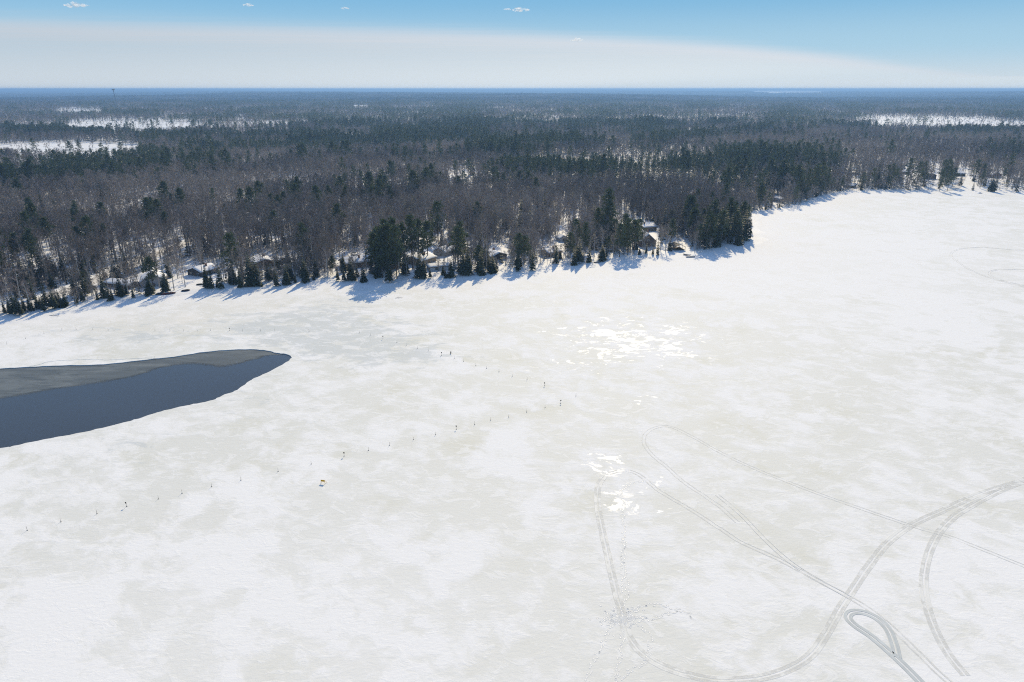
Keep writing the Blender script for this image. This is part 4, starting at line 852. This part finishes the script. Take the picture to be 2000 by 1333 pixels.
# --- the largest of each kind as things of their own, the rest of the kind as one wood
KN = ['bare', 'birch', 'fir', 'pine']; KNAME = ['bare_tree', 'birch_tree', 'fir_tree', 'pine_tree']; LIM = [300, 90, 300, 170]
KDESC = ['bare grey-brown tree', 'bare white-stemmed birch', 'dark conical fir', 'dark tufted pine']
KGROUP = ['bare trees near the shore', 'birches near the shore', 'firs near the shore', 'pines near the shore']
MARKS = [(0, 'by the curving road'), (110, 'below the snowy road'), (215, 'by the low brown outbuilding'), (300, 'by the grey gabled cottage'), (380, 'by the dark walled cabin'), (450, 'above the long log'), (518, 'by the stepped cabin'), (600, 'past the stepped cabin'), (685, 'by the long brown house'),
         (745, 'beneath the tall pines'), (808, 'by the tan house'), (858, 'by the grey steep-roofed cabin'), (915, 'past the sunroom cottage'), (975, 'by the dark snowy cabin'), (1063, 'by the hump-roofed cabin'), (1130, 'below the tiny shed'), (1210, 'short of the brown cabin'), (1266, 'by the brown gabled cabin'),
         (1330, 'by the boat shelter'), (1400, 'on the point'), (1450, 'at the point\'s tip'), (1515, 'in the bay past the point'), (1600, 'along the curved bay'), (1680, 'by the half-hidden bay cabin'), (1775, 'by the far white-edged cabin'), (1820, 'by the snowy lawn'), (1885, 'by the boat ramp'), (1950, 'by the red-brown house')]
def rowname(s): return 'at the shore' if s < 8 else 'behind the shore' if s < 25 else 'in near woods' if s < 60 else 'in deeper woods' if s < 120 else 'deep in woods'
picked = np.zeros(len(T), bool)
for k in range(4):
    idx = np.where((T[:, 4] == k) & (T[:, 8] > -15) & (T[:, 8] < 2015) & (T[:, 6] < 720))[0]
    idx = idx[np.argsort(-T[idx, 3] / T[idx, 6])][:LIM[k]]; picked[idx] = True
    protos = []
    for vi, (h0, ((tv, tf), (cv_, cf))) in enumerate(LOD[KN[k]][0]):
        mt = bpy.data.meshes.new(KNAME[k] + '_trunk'); mt.from_pydata([tuple(q) for q in tv], [], tf); mt.materials.append(MATS[KN[k]][0])
        mc = bpy.data.meshes.new(KNAME[k] + '_crown'); mc.from_pydata([tuple(q) for q in cv_], [], cf); mc.materials.append(MATS[KN[k]][1]); protos.append((h0, mt, mc))
    names = {}
    for i in idx:
        px = T[i, 8]; m = min(MARKS, key=lambda q: abs(q[0] - px))[1]; h = T[i, 3]; avg = (13, 12, 9, 16)[k]
        sz = 'tall' if h > avg * 1.15 else 'small' if h < avg * .72 else 'middling'
        names.setdefault((sz, rowname(T[i, 7]), m), []).append(i)
    made = {}
    for (sz, rw, m), L in names.items():
        L.sort(key=lambda i: T[i, 8])
        for n, i in enumerate(L): made[i] = f"{sz} {KDESC[k]} {rw} {m}" + (f", {ordn(n)} from left" if len(L) > 1 else '')
    for i in idx:
        h0, mt, mc = protos[int(RNG.integers(len(protos)))]; sc = T[i, 3] / h0; wsc = sc ** .8 * RNG.uniform(.85, 1.15) * (.82 if k == 3 else 1.25 if (k == 2 and T[i, 3] < 9) else 1)
        r_ = bpy.data.objects.new(KNAME[k], None); COL.objects.link(r_); r_.empty_display_size = .5; r_.location = (T[i, 0], T[i, 1], T[i, 2]); r_.rotation_euler = (0, 0, RNG.uniform(0, 6.28)); r_.scale = (wsc, wsc, sc); tag(r_, made[i], 'tree', KGROUP[k])
        for nm, me in (('trunk', mt), ('crown', mc)): o = bpy.data.objects.new(nm, me); COL.objects.link(o); o.parent = r_

def proto_object(name, parts, coll):
    V, F, mi = [], [], []
    mats = []
    for j, (vf, mat) in enumerate(parts):
        k = len(V); V += [tuple(q) for q in vf[0]]; F += [tuple(a + k for a in q) for q in vf[1]]; mi += [j] * len(vf[1]); mats.append(mat)
    me = bpy.data.meshes.new(name); me.from_pydata(V, [], F); me.polygons.foreach_set('material_index', mi)
    for m in mats: me.materials.append(m)
    o = bpy.data.objects.new(name, me); coll.objects.link(o); return o
def scatter(name, coll, pos, rot, scl, idx, label, cat):
    me = bpy.data.meshes.new(name); me.from_pydata(pos.tolist(), [], [])
    for nm, tp, val in (('rot', 'FLOAT_VECTOR', rot), ('scl', 'FLOAT_VECTOR', scl)):
        a = me.attributes.new(nm, tp, 'POINT'); a.data.foreach_set('vector', val.astype(np.float32).ravel())
    a = me.attributes.new('pick', 'INT', 'POINT'); a.data.foreach_set('value', idx.astype(np.int32))
    o = bpy.data.objects.new(name, me); COL.objects.link(o); tag(o, label, cat, kind='stuff')
    g = bpy.data.node_groups.new(name + '_scatter', 'GeometryNodeTree'); g.interface.new_socket('Geometry', in_out='INPUT', socket_type='NodeSocketGeometry'); g.interface.new_socket('Geometry', in_out='OUTPUT', socket_type='NodeSocketGeometry')
    n = g.nodes; l = g.links; gi, go = n.new('NodeGroupInput'), n.new('NodeGroupOutput'); ci = n.new('GeometryNodeCollectionInfo'); ci.inputs['Collection'].default_value = coll; ci.inputs['Separate Children'].default_value = True; ci.inputs['Reset Children'].default_value = True
    ip = n.new('GeometryNodeInstanceOnPoints'); ip.inputs['Pick Instance'].default_value = True
    def na(nm, tp): q = n.new('GeometryNodeInputNamedAttribute'); q.data_type = tp; q.inputs[0].default_value = nm; return q.outputs[0]
    l.new(gi.outputs[0], ip.inputs['Points']); l.new(ci.outputs[0], ip.inputs['Instance']); l.new(na('pick', 'INT'), ip.inputs['Instance Index']); l.new(na('rot', 'FLOAT_VECTOR'), ip.inputs['Rotation']); l.new(na('scl', 'FLOAT_VECTOR'), ip.inputs['Scale']); l.new(ip.outputs[0], go.inputs[0])
    o.modifiers.new('scatter', 'NODES').node_group = g
    return o
WOODL = ['grey-brown leafless woods stretching back from the shore', 'pale-stemmed birches scattered through the leafless woods', 'dark fir woods mixed into the leafless forest', 'dark green pine stands standing above the leafless forest']
for k in range(4):
    coll = bpy.data.collections.new(KN[k] + '_shapes'); start = []; hs = []; c = 0
    for l in range(3):
        start.append(c)
        for (h0, (tr, cr)) in LOD[KN[k]][l]: proto_object(f'shape_{c:03d}', [(tr, MATS[KN[k]][0]), (cr, MATS[KN[k]][1])], coll); hs.append(h0); c += 1
    Q = T[(T[:, 4] == k) & ~picked]; n = len(Q); lod = Q[:, 5].astype(int); cnt = np.array([6, 4, 3])[lod]; idx = np.array(start)[lod] + (RNG.random(n) * cnt).astype(int)
    sc = Q[:, 3] / np.array(hs)[idx]; wsc = sc ** .8 * RNG.uniform(.85, 1.15, n) * (.74 if k == 3 else 1) * np.where(lod == 2, 1.35, np.where(Q[:, 6] > 720, 1.08, 1.0))
    rot = np.zeros((n, 3)); rot[:, 2] = RNG.uniform(0, 6.28, n)
    scatter(['bare_forest', 'birch_woods', 'fir_forest', 'pine_forest'][k], coll, Q[:, :3], rot, np.stack([wsc, wsc, sc], 1), idx, WOODL[k], 'forest')

# --- beyond: whole stands as one far wood
coll = bpy.data.collections.new('stand_shapes'); SIDE = 60.0
for c in range(6):
    rr = random.Random(900 + c); V1, F1, V2, F2 = [], [], [], []; pcon = (.1, .25, .45, .6, .8, .35)[c]
    for i in range(9):
        for j in range(9):
            x, y = (i + rr.random() - 4.5) * SIDE / 9, (j + rr.random() - 4.5) * SIDE / 9
            if rr.random() < pcon:
                h = rr.uniform(11, 19); r = rr.uniform(2.2, 3.4)
                for q in range(7):
                    a = rr.uniform(0, 6.28); z0 = h * rr.uniform(.2, .75); o = Vector((math.cos(a), math.sin(a), 0)); s = Vector((-o.y, o.x, 0)); k = len(V2); rz = r * (1.1 - z0 / h)
                    V2 += [Vector((x, y, z0)) + s * rz * 1.0 + o * .5, Vector((x, y, z0)) - s * rz * 1.0 + o * .5, Vector((x + rr.uniform(-.4, .4), y, min(h, z0 + h * .45)))]; F2.append((k, k + 1, k + 2))
            else:
                h = rr.uniform(11, 15.5)
                for q in range(10): d = rnd_dir(rr, 1.1); sliver(V1, F1, Vector((x + rr.gauss(0, 1.4), y + rr.gauss(0, 1.4), h * rr.uniform(.35, .8))), d, h * .28, rr.uniform(.9, 1.7), rr)
    proto_object(f'stand_{c:03d}', [((V1, F1), M_TWIG), ((V2, F2), M_FIR)], coll)
def far_band(r0, r1, step, hs, zoff=0.0):
    x, y = band(r0, r1, step * .9, R(-46), R(46)); z = land(x, y, np.full(len(x), 500.0)); px, py = to_px(x, y, z); pyt = to_px(x, y, z + 14 * hs)[1]; ok = np.ones(len(x), bool)
    for cx, cy, rx, ry, k in CLEAR:
        if cy < 225: near = np.clip(cy, pyt, py); ok &= ~((((px - cx) / rx) ** 2 + ((near - cy) / ry) ** 2 < 1) & (RNG.random(len(x)) > k))
    t = stand_f(x * .5, y * .5) * .8 + hill_far(x * 1.7, y * 1.7) * .5 + RNG.normal(0, .5, len(x)); idx = np.clip(np.digitize(t, [-.7, .1, .9, 1.5, 2.2]), 0, 5)
    w_ = step / SIDE
    return np.stack([x, y, z], 1)[ok], np.stack([np.full(len(x), w_), np.full(len(x), w_), hs * RNG.uniform(.85, 1.2, len(x))], 1)[ok], idx[ok]
B = [far_band(3550, 9000, 62, 1.0), far_band(9000, 20000, 140, 1.1), far_band(20000, 48000, 330, 1.25)]
pos = np.vstack([b[0] for b in B]); scl = np.vstack([b[1] for b in B]); idx = np.concatenate([b[2] for b in B]); rot = np.zeros_like(pos); rot[:, 2] = RNG.integers(0, 4, len(pos)) * math.pi / 2
scatter('far_forest', coll, pos, rot, scl, idx, 'endless far woods fading to blue below the horizon', 'forest')

# ------------------------------------------------------------------ haze
def haze():
    m = bpy.data.materials.new('pale_air'); m.use_nodes = True; k = NT(m.node_tree); k.n.remove(k.n['Principled BSDF'])
    pv = k.new('ShaderNodeVolumePrincipled'); pv.inputs['Color'].default_value = (0.34, 0.60, 1.0, 1); pv.inputs['Density'].default_value = 1.7e-4; pv.inputs['Anisotropy'].default_value = 0.25
    k.l.new(pv.outputs[0], k.n['Material Output'].inputs['Volume'])
    o = MB().box(-52000, -52000, -3, 52000, 52000, 81).build('haze', m); tag(o, 'thin blue air over the whole forest', 'haze', kind='stuff')
haze()
